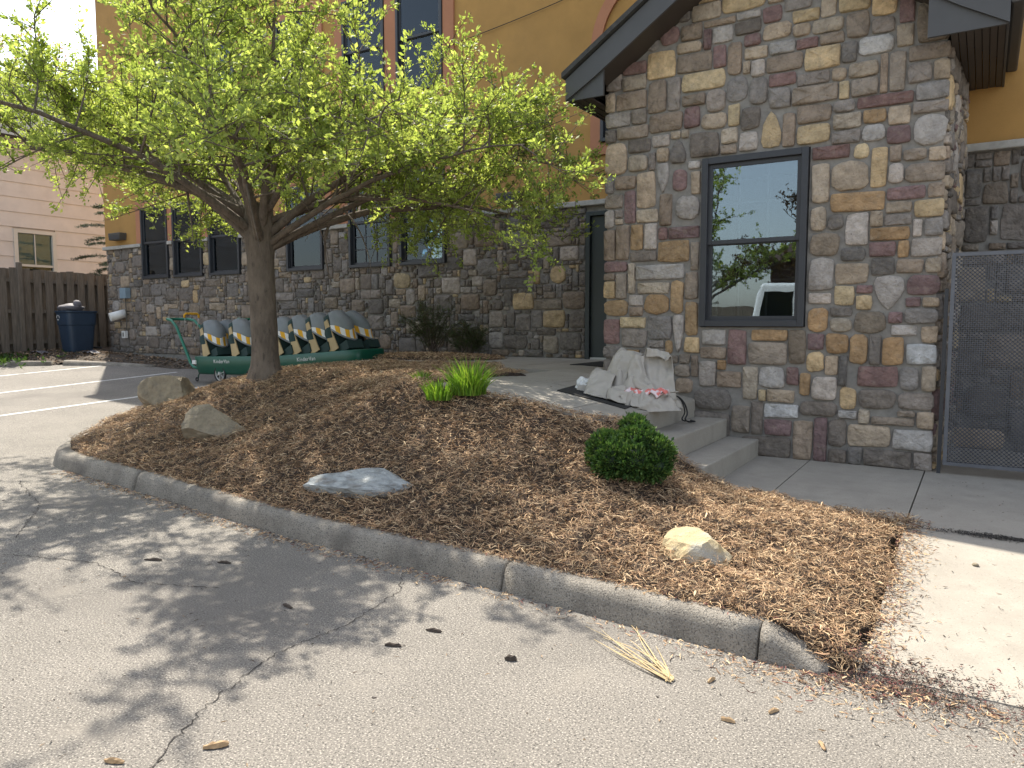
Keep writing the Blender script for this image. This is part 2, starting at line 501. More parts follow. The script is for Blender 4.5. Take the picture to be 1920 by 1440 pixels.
kerb_piece(kerb, kpts(-6.11, -2.235, 30))
kerb_piece(kerb, kpts(-2.215, -.80, 14))
kerb_piece(kerb, kpts(-.785, -.50, 7), .15, .02)
curve = [(-9.15, 7.3), (-9.35, 6.7), (-9.25, 6.0), (-8.95, 5.3), (-8.55, 4.6), (-8.2, 4.15), (-7.9, 3.86), (-7.6, 3.70), (-7.3, 3.655), (-6.9, 3.645), (-6.5, 3.635), (-6.135, 3.62)]
fine = []
for i in range(len(curve) - 1):
    p0, p1, p2, p3 = [Vector(curve[min(max(i + k, 0), len(curve) - 1)]) for k in (-1, 0, 1, 2)]
    for t in (0, .25, .5, .75):
        fine.append(tuple(.5 * ((2 * p1) + (p2 - p0) * t + (2 * p0 - 5 * p1 + 4 * p2 - p3) * t * t + (3 * p1 - p0 - 3 * p2 + p3) * t ** 3)))
fine.append(curve[-1])
kerb_piece(kerb, fine)

# ---------------------------------------------------------------- mulch bed
ctrl = []
for x in np.linspace(-7.3, -.8, 9): ctrl.append((x, float(kerbY(x)) + .12, float(lot(x, 3.6)) + .148))
ctrl += [(-.5, 3.34, .02), (-.62, 3.45, .10), (-.38, 3.42, .012), (-.38, 3.6, .03), (-.38, 4.0, .06), (-.38, 4.4, .09), (-.38, 5.0, .14), (-.38, 5.6, .185), (-.52, 4.4, .125), (-.52, 3.9, .10), (-.52, 5.0, .175), (-1.0, 5.65, .20), (-1.5, 5.7, .23), (-1.85, 5.72, .31), (-2.1, 5.72, .48), (-2.45, 5.66, .69),
         (-2.86, 5.22, .81), (-2.66, 5.5, .765), (-3.4, 5.04, .91), (-4.1, 5.0, .97), (-4.25, 5.8, .97), (-4.25, 6.6, .97), (-4.8, 7.3, .985), (-6, 7.5, .985), (-7, 7.5, .97), (-8, 7.4, .80), (-9.1, 7.2, .55), (-9.2, 6.3, .48), (-8.8, 5.3, .42), (-8.3, 4.5, .36), (-7.7, 3.95, .29),
         (-6.96, 5.71, .90), (-6.6, 6.3, .96), (-5.5, 6.3, .985), (-7.9, 5.7, .72), (-5, 5.2, .87), (-4, 4.6, .69), (-3, 4.6, .60), (-2.05, 4.7, .44), (-1.26, 4.2, .24), (-1.2, 5.0, .27), (-6.2, 4.5, .46), (-4.6, 4.3, .52), (-3.9, 4.1, .37), (-7.4, 4.6, .48)]
ctrl = np.array(ctrl)


def tps_fit(P, lam=.002):
    n = len(P)
    d = np.sqrt(((P[:, None, :2] - P[None, :, :2]) ** 2).sum(-1)) + 1e-9
    K = d * d * np.log(d) + lam * np.eye(n)
    A = np.zeros((n + 3, n + 3)); A[:n, :n] = K
    Q = np.c_[np.ones(n), P[:, :2]]; A[:n, n:] = Q; A[n:, :n] = Q.T
    return np.linalg.solve(A, np.r_[P[:, 2], 0, 0, 0])


TW = tps_fit(ctrl)


def wobble(x, y):
    return .02 * np.sin(5.1 * x + 1.7 * np.sin(3.3 * y)) * np.sin(4.3 * y + 1.1 * np.sin(2.9 * x)) + .017 * np.sin(13 * x + 2 * np.sin(7 * y)) * np.sin(11 * y + 2 * np.sin(9 * x + 1)) + .012 * np.sin(29 * x + 3 * np.sin(13 * y)) * np.sin(31 * y + 3 * np.sin(17 * x))


def bed(x, y, wob=True):
    x = np.asarray(x, float); y = np.asarray(y, float)
    sh = x.shape; xf, yf = x.ravel(), y.ravel()
    d = np.sqrt((xf[:, None] - ctrl[None, :, 0]) ** 2 + (yf[:, None] - ctrl[None, :, 1]) ** 2) + 1e-9
    z = (d * d * np.log(d)) @ TW[:len(ctrl)] + TW[-3] + TW[-2] * xf + TW[-1] * yf
    if wob: z = z + wobble(xf, yf) * sm(-.40, -.8, xf)
    return z.reshape(sh)


BED = [(-.50, 3.30), (-.37, 3.40), (-.44, 3.7), (-.37, 3.95), (-.42, 4.2), (-.33, 4.5), (-.38, 4.8), (-.45, 5.05), (-.37, 5.3), (-.41, 5.5), (-.30, 5.66), (-.6, 5.62), (-.95, 5.66), (-1.5, 5.74), (-1.8, 5.80), (-2.3, 5.80), (-2.5, 5.72), (-2.62, 5.36), (-2.95, 5.24), (-3.4, 5.10), (-3.9, 5.02), (-4.2, 5.15), (-4.25, 5.8), (-4.22, 6.35), (-4.02, 6.72), (-4.4, 6.95),
       (-4.9, 7.5), (-6.0, 7.7), (-7.2, 7.7), (-8.2, 7.5), (-9.0, 7.2), (-9.18, 6.3), (-8.85, 5.35), (-8.45, 4.66), (-7.85, 4.0), (-7.5, 3.82)]
BED += [(x, float(kerbY(x)) + .10) for x in np.linspace(-7.2, -.8, 12)] + [(-.62, 3.40)]
BEDA = np.array(BED)


def inpoly(x, y, P):
    ins = np.zeros(x.shape, bool)
    n = len(P)
    for i in range(n):
        x0, y0 = P[i]; x1, y1 = P[(i + 1) % n]
        c = ((y0 > y) != (y1 > y)) & (x < (x1 - x0) * (y - y0) / (y1 - y0 + 1e-12) + x0)
        ins ^= c
    return ins


def edge_dist(x, y, P):
    d = np.full(x.shape, 9.0)
    for i in range(len(P)):
        a = P[i]; b = P[(i + 1) % len(P)]; ab = b - a
        t = np.clip(((x - a[0]) * ab[0] + (y - a[1]) * ab[1]) / (ab @ ab + 1e-9), 0, 1)
        d = np.minimum(d, np.hypot(x - a[0] - t * ab[0], y - a[1] - t * ab[1]))
    return d


mulch_bed = thing("mulch_bed", (-4, 5, .15), "mounded bed of shredded brown bark mulch behind the kerb", "mulch bed")
tag(mulch_bed, kind="structure")
bxs = np.arange(-9.4, -.25, .05); bys = np.arange(3.3, 7.85, .05)
X2, Y2 = np.meshgrid(bxs, bys, indexing='ij')
ins = inpoly(X2, Y2, BEDA)
ed = edge_dist(X2, Y2, BEDA)
Z2 = bed(X2, Y2) - .012 - .012 * sm(.10, 0, np.where(ins, ed, 0)) - .15 * (~ins)
use = ins | (ed < .07)
Vb = np.stack([X2, Y2, Z2], -1).reshape(-1, 3)
nyb = len(bys)
fl = []
for i in range(len(bxs) - 1):
    for j in range(len(bys) - 1):
        if use[i, j] and use[i + 1, j] and use[i, j + 1] and use[i + 1, j + 1]:
            fl.append((i * nyb + j, (i + 1) * nyb + j, (i + 1) * nyb + j + 1, i * nyb + j + 1))
place("soil_mound", mesh_np("soil_mound", Vb, np.array(fl)), M['soil'], mulch_bed, smooth=True)


def shreds(n, rng, xyz, lmin, lmax, wmin, wmax, tilt, pal, lift):
    """curved strips: 3 cross sections, 2 quads each. xyz (n,3) centres"""
    a = rng.uniform(0, 2 * np.pi, n); L_ = rng.uniform(lmin, lmax, n) ** 1.0; W_ = rng.uniform(wmin, wmax, n)
    tl = rng.normal(0, tilt, n)
    d = np.stack([np.cos(a) * np.cos(tl), np.sin(a) * np.cos(tl), np.sin(tl)], -1)
    roll = rng.uniform(-1.0, 1.0, n)
    s0 = np.stack([-np.sin(a), np.cos(a), np.zeros(n)], -1); u0 = np.cross(d, s0)
    s = s0 * np.cos(roll)[:, None] + u0 * np.sin(roll)[:, None]; u = np.cross(d, s)
    bow = rng.uniform(-.18, .28, n) * L_
    side = rng.uniform(-.2, .2, n) * L_
    c = xyz + np.array([0, 0, 1.0]) * rng.uniform(0, lift, n)[:, None]
    P = []
    for t, k in ((-.5, 0), (0, 1), (.5, 0)):
        ctr = c + d * (L_ * t)[:, None] + u * (bow * k)[:, None] + s * (side * k)[:, None]
        w = (W_ * (.5 if k else .28))[:, None]
        P += [ctr - s * w, ctr + s * w]
    V = np.stack(P, 1).reshape(-1, 3)
    b = np.arange(n)[:, None] * 6
    F = np.concatenate([b + np.array([0, 1, 3, 2]), b + np.array([2, 3, 5, 4])], 0)
    ci = rng.integers(0, len(pal), n)
    C = np.array(pal)[ci] * rng.uniform(.7, 1.3, n)[:, None]
    return V, F, np.repeat(C, 6, 0)


rng = np.random.default_rng(5)
NP = 260000
px = rng.uniform(-9.3, -.3, NP); py = rng.uniform(3.35, 7.75, NP)
dist = np.hypot(px, py)
keep = inpoly(px, py, BEDA) & (rng.uniform(0, 1, NP) < np.clip((6.6 / dist) ** 1.4, .3, 1))
px, py = px[keep], py[keep]
pz_ = bed(px, py) - .006
edg = edge_dist(px, py, BEDA); pz_ -= .004 * sm(.08, 0, edg)
PAL = [(.38, .245, .135), (.46, .305, .17), (.29, .18, .10), (.55, .39, .23), (.42, .275, .16), (.18, .11, .065), (.62, .46, .28), (.35, .215, .125)]
V, F, C = shreds(len(px), rng, np.stack([px, py, pz_], -1), .018, .075, .0018, .0052, .34, PAL, .034)
sel = rng.choice(len(px), 1800, replace=False)
V2, F2, C2 = shreds(len(sel), rng, np.stack([px[sel], py[sel], pz_[sel] + .012], -1), .03, .08, .005, .013, .25, PAL, .025)
V, F, C = np.concatenate([V, V2]), np.concatenate([F, F2 + len(V)]), np.concatenate([C, C2])
o = place("mulch_shreds", mesh_np("mulch_shreds", V, F, C), M['mulch'], mulch_bed); tag(o, kind="stuff")
# bigger chips and shreds spilling over the edges
n2 = 5200
kx = rng.uniform(-7.3, -.45, n2); sp = np.abs(rng.normal(0, .12, n2))
ky = np.where(rng.uniform(0, 1, n2) < .45, kerbY(kx) - .012 - np.abs(rng.normal(0, .07, n2)), kerbY(kx) + .165 - np.abs(rng.normal(0, .035, n2)))
on_top = ky > kerbY(kx)
kz = np.where(on_top, lot(kx, 3.6) + .152, lot(kx, ky) + .003)
bare = (kx > -2.6) & (~on_top) & (rng.uniform(0, 1, n2) < .65)
kx, ky, kz = kx[~bare], ky[~bare], kz[~bare]
n3 = 2000                                                   # over the right edge and the kerb's foot
ex = -.40 + np.abs(rng.normal(0, .09, n3)) ** 1.0; ey = rng.uniform(3.5, 5.65, n3); ez = pave(ey) + .004
n4 = 1000
fx = rng.normal(-.30, .38, n4); fy = 3.36 - np.abs(rng.normal(0, .16, n4)); fz = np.zeros(n4) + .003
n5 = 900
hx = rng.uniform(-4.1, -2.5, n5); hy = np.interp(hx, [-4.2, -3.4, -2.6], [5.05, 5.12, 5.4]) + np.abs(rng.normal(0, .06, n5)); hz = walk(hx) + .004
allp = np.stack([np.concatenate([kx, ex, fx, hx]), np.concatenate([ky, ey, fy, hy]), np.concatenate([kz, ez, fz, hz])], -1)
V, F, C = shreds(len(allp), rng, allp, .01, .045, .002, .007, .08, PAL + [(.07, .04, .03), (.06, .04, .03), (.16, .06, .05)], .006)
o = place("spilled_mulch", mesh_np("spilled_mulch", V, F, C), M['mulch'], base=(-.5, 3.2, 0))
tag(o, "loose bark shreds spilled along the kerb foot and sidewalk edge", "mulch debris", kind="stuff")
# fine litter on the asphalt
n6 = 700
qx = rng.uniform(-7, 1.4, n6); qy = rng.uniform(.7, 3.25, n6)
V, F, C = shreds(n6, rng, np.stack([qx, qy, lot(qx, qy) + .003], -1), .006, .026, .002, .006, .05, [(.05, .035, .03), (.08, .05, .035), (.25, .17, .1), (.03, .025, .02)], .002)
o = place("asphalt_litter", mesh_np("asphalt_litter", V, F, C), M['mulch'], base=(-2, 2, 0))
tag(o, "fine brown bark litter scattered over the sunny asphalt", "litter", kind="stuff")

# ---------------------------------------------------------------- stonework
SC = {'g': (.50, .375, .22), 't': (.385, .31, .23), 'b': (.27, .215, .165), 'c': (.21, .165, .12), 'y': (.245, .215, .19), 'l': (.395, .35, .31), 'w': (.50, .49, .475),
      'm': (.205, .13, .12), 'd': (.158, .137, .118), 'o': (.36, .235, .125)}


def outline(u0, v0, u1, v1, shape, rn):
    w, h = u1 - u0, v1 - v0
    m = min(w, h)
    pts = []
    if shape == 'o': r = .26
    else: r = rn.uniform(.05, .15)
    j = lambda k=1.0: rn.uniform(-.026, .026) * m * k
    if shape == 'p' or shape == 's':                       # pointed top / pointed bottom
        prof = [(.5, 1), (.70, .86), (.86, .64), (.97, .40), (.98, .18), (.88, .03), (.5, 0), (.12, .03), (.02, .18), (.03, .40), (.12, .64), (.30, .86)]
        if shape == 's': prof = [(.5, 0), (.68, .13), (.85, .36), (.98, .58), (1, .85), (.9, .98), (.5, 1), (.1, .97), (0, .85), (.03, .60), (.15, .36), (.32, .13)][::-1]
        pts = [(u0 + a * w + j(), v0 + b * h + j()) for a, b in prof]
        if shape == 'p': pts = pts[::-1]
        return pts
    rx, ry = min(r * m, w * .5) * (1.25 if shape == 'o' else 1), min(r * m, h * .5)
    rx = min(rx, w * .48)
    cs = [(u1 - rx, v0 + ry, -90), (u1 - rx, v1 - ry, 0), (u0 + rx, v1 - ry, 90), (u0 + rx, v0 + ry, 180)]
    for k, (cx, cy, a0) in enumerate(cs):
        jx, jy = j(3 if shape == 'r' else 2), j(3 if shape == 'r' else 2)
        for a in (8, 45, 82):
            pts.append((cx + rx * math.cos(R(a0 + a)) - abs(jx) * (1 if k < 2 else -1), cy + ry * math.sin(R(a0 + a)) - abs(jy) * (1 if k in (1, 2) else -1)))
        # mid-edge point
        nx_, ny_, _ = cs[(k + 1) % 4]
        side = k
        if side == 0: pts.append((u1 - abs(j()), (v0 + v1) / 2 + j(2)))
        elif side == 1: pts.append(((u0 + u1) / 2 + j(2), v1 - abs(j())))
        elif side == 2: pts.append((u0 + abs(j()), (v0 + v1) / 2 + j(2)))
        else: pts.append(((u0 + u1) / 2 + j(2), v0 + abs(j())))
    if shape == 'o':
        cx, cy = (u0 + u1) / 2, (v0 + v1) / 2
        pts = [(cx + (p[0] - cx) * k, cy + (p[1] - cy) * k) for p in pts for k in (rn.uniform(.94, 1.03),)]
    return pts


def stone(mb, u0, v0, u1, v1, shape, col, rn, mapf, proud):
    P = outline(u0, v0, u1, v1, shape, rn)
    n = len(P)
    cx = sum(p[0] for p in P) / n; cy = sum(p[1] for p in P) / n
    w, h = u1 - u0, v1 - v0
    m = min(w, h)
    tx, ty = rn.uniform(-.12, .12), rn.uniform(-.12, .12)
    vs = []; fs = []
    e = min(.009, m * .10)
    for (ins, dd, wob) in ((0, -.012, 0), (.002, proud * .72, .2), (e, proud, .5), (.42, proud * 1.06, 1.3)):
        for p in P:
            dx, dy = p[0] - cx, p[1] - cy
            if ins < .3:
                l = math.hypot(dx, dy) + 1e-9; k = max(0, 1 - ins / l)
            else: k = 1 - ins
            q = (cx + dx * k, cy + dy * k)
            d = dd + (wob * (rn.uniform(-.2, .2) * proud + (q[0] - cx) * tx + (q[1] - cy) * ty) if wob else 0)
            vs.append(mapf(q[0], q[1], d))
    vs.append(mapf(cx, cy, proud * 1.15))
    for r_ in range(3):
        for i in range(n):
            a, b = r_ * n + i, r_ * n + (i + 1) % n
            fs.append((a, b, b + n, a + n))
    for i in range(n): fs.append((3 * n + i, 3 * n + (i + 1) % n, 4 * n))
    k = rn.uniform(.92, 1.28); hue = rn.uniform(-.05, .05)
    c = (col[0] * k * (1 + hue), col[1] * k, col[2] * k * (1 - hue))
    mb.add(vs, fs, c)


def pack(u0, u1, v0f, v1f, holes, rn, cell=.055, big=1.0):
    """irregular ashlar: list of rectangles. v0f/v1f floor and top as functions of u"""
    nu = int((u1 - u0) / cell); zmin = min(v0f(u0), v0f(u1), v0f((u0 + u1) / 2)); zmax = max(v1f(u0), v1f(u1)); nv = int((zmax - zmin) / cell) + 1
    cu = (u1 - u0) / nu
    occ = np.zeros((nu, nv), bool)
    for i in range(nu):
        u = u0 + (i + .5) * cu
        for j in range(nv):
            v = zmin + (j + .5) * cell
            if v < v0f(u) or v > v1f(u): occ[i, j] = True
            for (a, b, c, d) in holes:
                if a < u < b and c < v < d: occ[i, j] = True
    out = []
    order = [(j, i) for j in range(nv) for i in range(nu)]
    sizes = [(6, 4), (8, 4), (5, 3), (7, 3), (4, 5), (3, 5), (5, 5), (4, 3), (3, 3), (6, 3), (4, 2), (6, 2), (2, 4), (3, 2), (2, 2), (2, 3), (7, 5), (9, 3)]
    rn.shuffle(order)
    order = sorted(order, key=lambda t: t[0] // 6 + rn.uniform(0, .8))
    for (j, i) in order:
        if occ[i, j]: continue
        cand = rn.sample(sizes, 9)
        cand.sort(key=lambda s: -s[0] * s[1] * rn.uniform(.5, 1.4))
        for (w, h) in cand + [(2, 2), (2, 1), (1, 2)]:
            w = max(1, int(round(w * big))); h = max(1, int(round(h * big)))
            if i + w <= nu and j + h <= nv and not occ[i:i + w, j:j + h].any():
                occ[i:i + w, j:j + h] = True
                out.append((u0 + i * cu, zmin + j * cell, u0 + (i + w) * cu, zmin + (j + h) * cell)); break
    return out


def wall_holes(mb, x0, x1, z0, z1, holes, Y, depth=.22):
    xs = sorted(set([x0, x1] + [h[0] for h in holes] + [h[1] for h in holes])); zs = sorted(set([z0, z1] + [h[2] for h in holes] + [h[3] for h in holes]))
    xs = [x for x in xs if x0 <= x <= x1]; zs = [z for z in zs if z0 <= z <= z1]
    for a, b in zip(xs[:-1], xs[1:]):
        for c, d in zip(zs[:-1], zs[1:]):
            mx_, mz_ = (a + b) / 2, (c + d) / 2
            if any(h[0] < mx_ < h[1] and h[2] < mz_ < h[3] for h in holes): continue
            mb.add([(a, Y, c), (b, Y, c), (b, Y, d), (a, Y, d)], [(0, 1, 2, 3)])
    for h in holes:
        a, b, c, d = max(h[0], x0), min(h[1], x1), max(h[2], z0), min(h[3], z1)
        if a >= b or c >= d: continue
        D = Y + depth
        mb.add([(a, Y, c), (a, D, c), (a, D, d), (a, Y, d)], [(0, 1, 2, 3)])
        mb.add([(b, Y, c), (b, D, c), (b, D, d), (b, Y, d)], [(3, 2, 1, 0)])
        if h[2] >= z0: mb.add([(a, Y, c), (b, Y, c), (b, D, c), (a, D, c)], [(0, 1, 2, 3)])
        if h[3] <= z1: mb.add([(a, Y, d), (b, Y, d), (b, D, d), (a, D, d)], [(3, 2, 1, 0)])


# ---------------------------------------------------------------- main building
YB, YR = 10.06, 9.0
WIN1 = [(-16.23, -15.25), (-15.06, -14.06), (-13.82, -12.84), (-11.45, -10.47), (-9.80, -8.82), (-8.60, -7.62)]
SILL, HEAD, LEDGE, TOP = 2.49, 4.07, 3.21, 10.4
TOPL, XS = 9.5, -11.9                                        # unseen roofline, its height and lower left step shaped for the cast shadow
WIN2 = [(-16.23, -15.25), (-15.06, -14.06), (-13.82, -12.84), (-11.6, -10.62), (-9.88, -8.90), (-8.63, -7.65)]
S2, H2 = 5.36, 7.15
holes1 = [(a, b, SILL, HEAD) for a, b in WIN1]
holes2 = [(a, b, S2, H2) for a, b in WIN2]
door_hole = (-5.02, -4.0, .90, 3.12)
bld = thing("main_building", (-9, 10.2, .6), "two storey ochre stucco building with stone base, salmon window trim and dark windows", "building")
XL, XR = -17.75, 8.0
mb = MB(); wall_holes(mb, XL + .06, -3.3, .3, LEDGE + .06, holes1 + [door_hole], YB)
mb.add([(XL + .06, YB, .3), (XL + .06, 20, .3), (XL + .06, 20, LEDGE), (XL + .06, YB, LEDGE)], [(0, 1, 2, 3)])
mb.add([(-.9, YR, -.05), (XR, YR, -.05), (XR, YR, LEDGE + .06), (-.9, YR, LEDGE + .06)], [(0, 1, 2, 3)])
lower = mb.build("lower_wall", M['mortar'], bld)
arch_win = (-4.80, -3.9, 4.10, 5.36)
mb = MB(); wall_holes(mb, XS, -3.3, LEDGE + .061, TOP, [h for h in holes1 + holes2 if h[0] > XS] + [arch_win], YB - .01)
wall_holes(mb, XL, XS, LEDGE + .061, TOPL, [h for h in holes1 + holes2 if h[0] < XS], YB - .01)
zl = LEDGE + .061
mb.add([(XL, YB - .01, zl), (XL, 20, zl), (XL, 20, TOPL), (XL, YB - .01, TOPL)], [(0, 1, 2, 3)])
mb.add([(XS, YB - .01, TOPL), (XS, 20, TOPL), (XS, 20, TOP), (XS, YB - .01, TOP)], [(0, 1, 2, 3)])
mb.add([(-3.3, YB - .01, zl), (-3.3, YB - .01, TOP), (-3.3, YR - .01, TOP), (-3.3, YR - .01, zl)], [(0, 1, 2, 3)])
mb.add([(-3.3, YR - .01, zl), (XR, YR - .01, zl), (XR, YR - .01, TOP), (-3.3, YR - .01, TOP)], [(0, 1, 2, 3)])
mb.add([(XR, YR - .01, -.05), (XR, 20, -.05), (XR, 20, TOP), (XR, YR - .01, TOP)], [(0, 1, 2, 3)])
mb.add([(XS, 20, .3), (XR, 20, .3), (XR, 20, TOP), (XS, 20, TOP)], [(3, 2, 1, 0)])
mb.add([(XL, 20, .3), (XS, 20, .3), (XS, 20, TOPL), (XL, 20, TOPL)], [(3, 2, 1, 0)])
upper = mb.build("upper_wall", M['stucco'], bld)
mb = MB(); mb.box(XS - .08, XR + .1, YB - .10, 20.1, TOP + .002, TOP + .22); mb.build("cornice", M['fascia'], bld)
mb = MB(); mb.box(XL - .10, XS - .001, YB - .10, 20.1, TOPL + .002, TOPL + .2); mb.build("cornice", M['fascia'], bld)
mb = MB(); mb.box(XL + .05, -5.03, YB - .012, YB + .1, .28, .60); mb.build("foundation_strip", M['mat'], bld)

rn = random.Random(11)
front_map = lambda Y: (lambda u, v, d: (u, Y - d, v))
floorf = lambda u: float(np.interp(u, [-17.8, -16.8, -15, -13, -9.3, -7.5, -3], [.80, .80, .68, .78, .965, .985, .985]))
rects = pack(XL + .05, -5.03, floorf, lambda u: LEDGE, [(a - .02, b + .02, SILL - .03, 9) for a, b in WIN1], rn, .056, 1.0)
rectsR = pack(-.30, 2.3, lambda u: .2, lambda u: LEDGE, [], rn, .075, 1.0)
BK = 'yyyyybbbdddddttlyydgc'
allst = [(r, YB) for r in rects] + [(r, YR) for r in rectsR]


def screen_size(r, Y):
    u, v = (r[0] + r[2]) / 2, (r[1] + r[3]) / 2
    d2 = u * u + Y * Y + (v - 1.5) ** 2
    return (r[2] - r[0]) * (r[3] - r[1]) * Y / d2 ** 1.5


allst.sort(key=lambda t: -screen_size(*t))
rest = MB()
KCOL = {}
for k, (r, Y) in enumerate(allst):
    c = SC[rn.choice(BK)]
    c = tuple(x * .80 for x in c) if c not in (SC['d'], SC['m'], SC['c']) else tuple(x * .92 for x in c)
    g = .0035
    sh = 'o' if (rn.random() < .10 or (r[1] < 1.25 and rn.random() < .35)) else 'r'
    mb = MB() if k < 300 else rest
    stone(mb, r[0] + g, r[1] + g, r[2] - g, r[3] - g, sh, c, rn, front_map(Y), rn.uniform(.022, .04))
    if k < 300: mb.build("stone", M['stone'], lower, smooth=True)
if rest.v: tag(rest.build("stones", M['stone'], lower, smooth=True), kind="stuff")
# stones on the left end wall
endw = MB()
for r in pack(10.06, 12.5, lambda u: .8, lambda u: LEDGE, [], rn, .09, 1.0):
    stone(endw, r[0] + .008, r[1] + .008, r[2] - .008, r[3] - .008, 'r', tuple(x * .7 for x in SC[rn.choice(BK)]), rn, lambda u, v, d: (XL + .06 - d, u, v), .04)
tag(endw.build("end_wall_stones", M['stone'], lower, smooth=True), kind="stuff")


def ledge_run(a, b, Y, step=.75):
    n = max(1, round((b - a) / step)); w = (b - a) / n
    for i in range(n):
        mb = MB(); mb.box(a + i * w + .004, a + (i + 1) * w - .004, Y - .085, Y + .04, LEDGE - .002 + rn.uniform(-.004, .004), LEDGE + .075)
        mb.build("ledge_stone", M['ledge'], bld, bevel=.012)


edges = [XL - .03] + [x for w in WIN1 for x in (w[0] - .01, w[1] + .01)] + [-3.55]
for i in range(0, len(edges), 2): ledge_run(edges[i], edges[i + 1], YB)
ledge_run(-.28, 2.6, YR, .62)


def trim(x0, x1, z0, z1, Y=YB, p=.035):
    mb = MB(); mb.box(x0, x1, Y - .01 - p, Y + .02, z0, z1); mb.build("window_trim", M['salmon'], bld, bevel=.006)


T = .17
for (a, b), right in zip(WIN1, (-15.06, -13.82, None, None, -8.60, None)):
    pass
for grp in ([0, 1, 2], [3], [4, 5]):
    A, B = WIN1[grp[0]][0], WIN1[grp[-1]][1]
    trim(A - T - .03, A - .005, LEDGE + .08, HEAD + T); trim(B + .005, B + T + .06, LEDGE + .08, HEAD + T)
    for p, q in zip(grp[:-1], grp[1:]): trim(WIN1[p][1] + .005, WIN1[q][0] - .005, LEDGE + .08, HEAD)
    trim(A - .004, B + .004, HEAD + .005, HEAD + T - .002)
    A, B = WIN2[grp[0]][0], WIN2[grp[-1]][1]
    trim(A - T - .03, A - .005, S2 - T, H2 + T); trim(B + .005, B + T + .06, S2 - T, H2 + T)
    for p, q in zip(grp[:-1], grp[1:]): trim(WIN2[p][1] + .005, WIN2[q][0] - .005, S2 - .01, H2)
    trim(A - .004, B + .004, H2 + .005, H2 + T - .002); trim(A - .004, B + .004, S2 - T + .002, S2 - .005)
# arched surround beside the gable
ax, az, ar = -3.92, 5.42, .90
mb = MB(); rows = []
ring = [(-1.04, -1.50)] + [(-1.04, -1.2), (-1.04, -.6)] + [(-1.04 * math.cos(t), 1.04 * math.sin(t)) for t in np.linspace(0, math.pi * .72, 22)]
inn = [(-.88, -1.50)] + [(-.88, -1.2), (-.88, -.6)] + [(-.88 * math.cos(t), .88 * math.sin(t)) for t in np.linspace(0, math.pi * .72, 22)]
rows = [[(ax + p[0], YB - .012, az + p[1]), (ax + p[0], YB - .05, az + p[1]), (ax + q[0], YB - .05, az + q[1]), (ax + q[0], YB - .012, az + q[1])] for p, q in zip(ring, inn)]
mb.grid(rows); mb.build("arched_trim", M['salmon'], bld, recalc=True)
trim(-4.96, -3.9, 3.92, 4.08)


def window(parent, x0, x1, z0, z1, Y, rail=None, munt=None, cur=None, glass='glass_far', fw=.05, dep=.7, name="window"):
    """frame as the part; sashes, panes and muntins as sub-parts"""
    f = MB()
    for (a, b, c, d) in ((x0, x0 + fw, z0, z1), (x1 - fw, x1, z0, z1), (x0 + fw, x1 - fw, z0, z0 + fw), (x0 + fw, x1 - fw, z1 - fw, z1)):
        f.box(a, b, Y - .035, Y + .09, c, d)
    w = f.build(name, M['frame'], parent, bevel=.004)
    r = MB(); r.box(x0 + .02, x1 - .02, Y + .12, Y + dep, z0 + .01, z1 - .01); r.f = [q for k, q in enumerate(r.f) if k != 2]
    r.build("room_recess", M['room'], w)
    rail = rail if rail else (z0 + z1) / 2
    s = .042
    for k, (c, d, yy) in enumerate(((rail - .012, z1 - fw, Y + .012), (z0 + fw, rail + .02, Y + .038))):
        if k == 0: yy = Y + .002
        else: yy = Y + .034
        m_ = MB(); a, b = x0 + fw - .002, x1 - fw + .002
        for (p, q, u, v) in ((a, a + s, c, d), (b - s, b, c, d), (a + s, b - s, c, c + s), (a + s, b - s, d - s, d)):
            m_.box(p, q, yy, yy + .03, u, v)
        sash = m_.build("sash", M['frame'], w, bevel=.003)
        g = MB(); g.box(a + s - .003, b - s + .003, yy + .013, yy + .016, c + s - .003, d - s + .003)
        g.build("pane", M[glass], w)
        if munt:
            mm = MB(); nc, nr, front = munt
            yo = yy + (.004 if front else .022)
            for i in range(1, nc):
                x = a + s + (b - a - 2 * s) * i / nc; mm.box(x - .009, x + .009, yo, yo + .007, c + s, d - s)
            for i in range(1, nr):
                z = c + s + (d - c - 2 * s) * i / nr; mm.box(a + s, b - s, yo + .0005, yo + .0065, z - .009, z + .009)
            mm.build("muntin", M['frame'], w)
    if cur:
        kind, c0, c1, e0, e1 = cur
        g = MB(); P = []
        for i in range(41):
            t = i / 40; x = x0 + .06 + (x1 - x0 - .12) * (c0 + (c1 - c0) * t)
            P.append([(x, Y + .2 + .018 * math.sin(t * 38) + .01 * math.sin(t * 91), z0 + .06 + (z1 - z0 - .12) * e0), (x, Y + .2 + .022 * math.sin(t * 38 + .5), z0 + .06 + (z1 - z0 - .12) * e1)])
        g.grid(P); g.build("curtain", M[kind], w, smooth=True)
    return w


cur1 = [('blind', 0, .35, 0, 1), ('curtain', 0, .22, 0, 1), ('curtain', 0, .2, 0, 1), ('blind', 0, 1, .62, 1), ('curtain', 0, 1, 0, 1), ('curtain', 0, .14, 0, .5)]
for i, (a, b) in enumerate(WIN1):
    window(bld, a, b, SILL, HEAD, YB - .03, rail=3.28, munt=(3, 3, True) if i == 4 else (2, 1, False), cur=cur1[i])
for i, (a, b) in enumerate(WIN2):
    window(bld, a, b, S2, H2, YB - .03, munt=(3, 2, False), cur=('curtain', 0, 1, 0, .55) if i % 2 else ('blind', 0, .3, 0, 1))
window(bld, -4.80, -3.9, 4.10, 5.36, YB - .03, munt=(3, 3, False), cur=('blind', 0, 1, .5, 1))

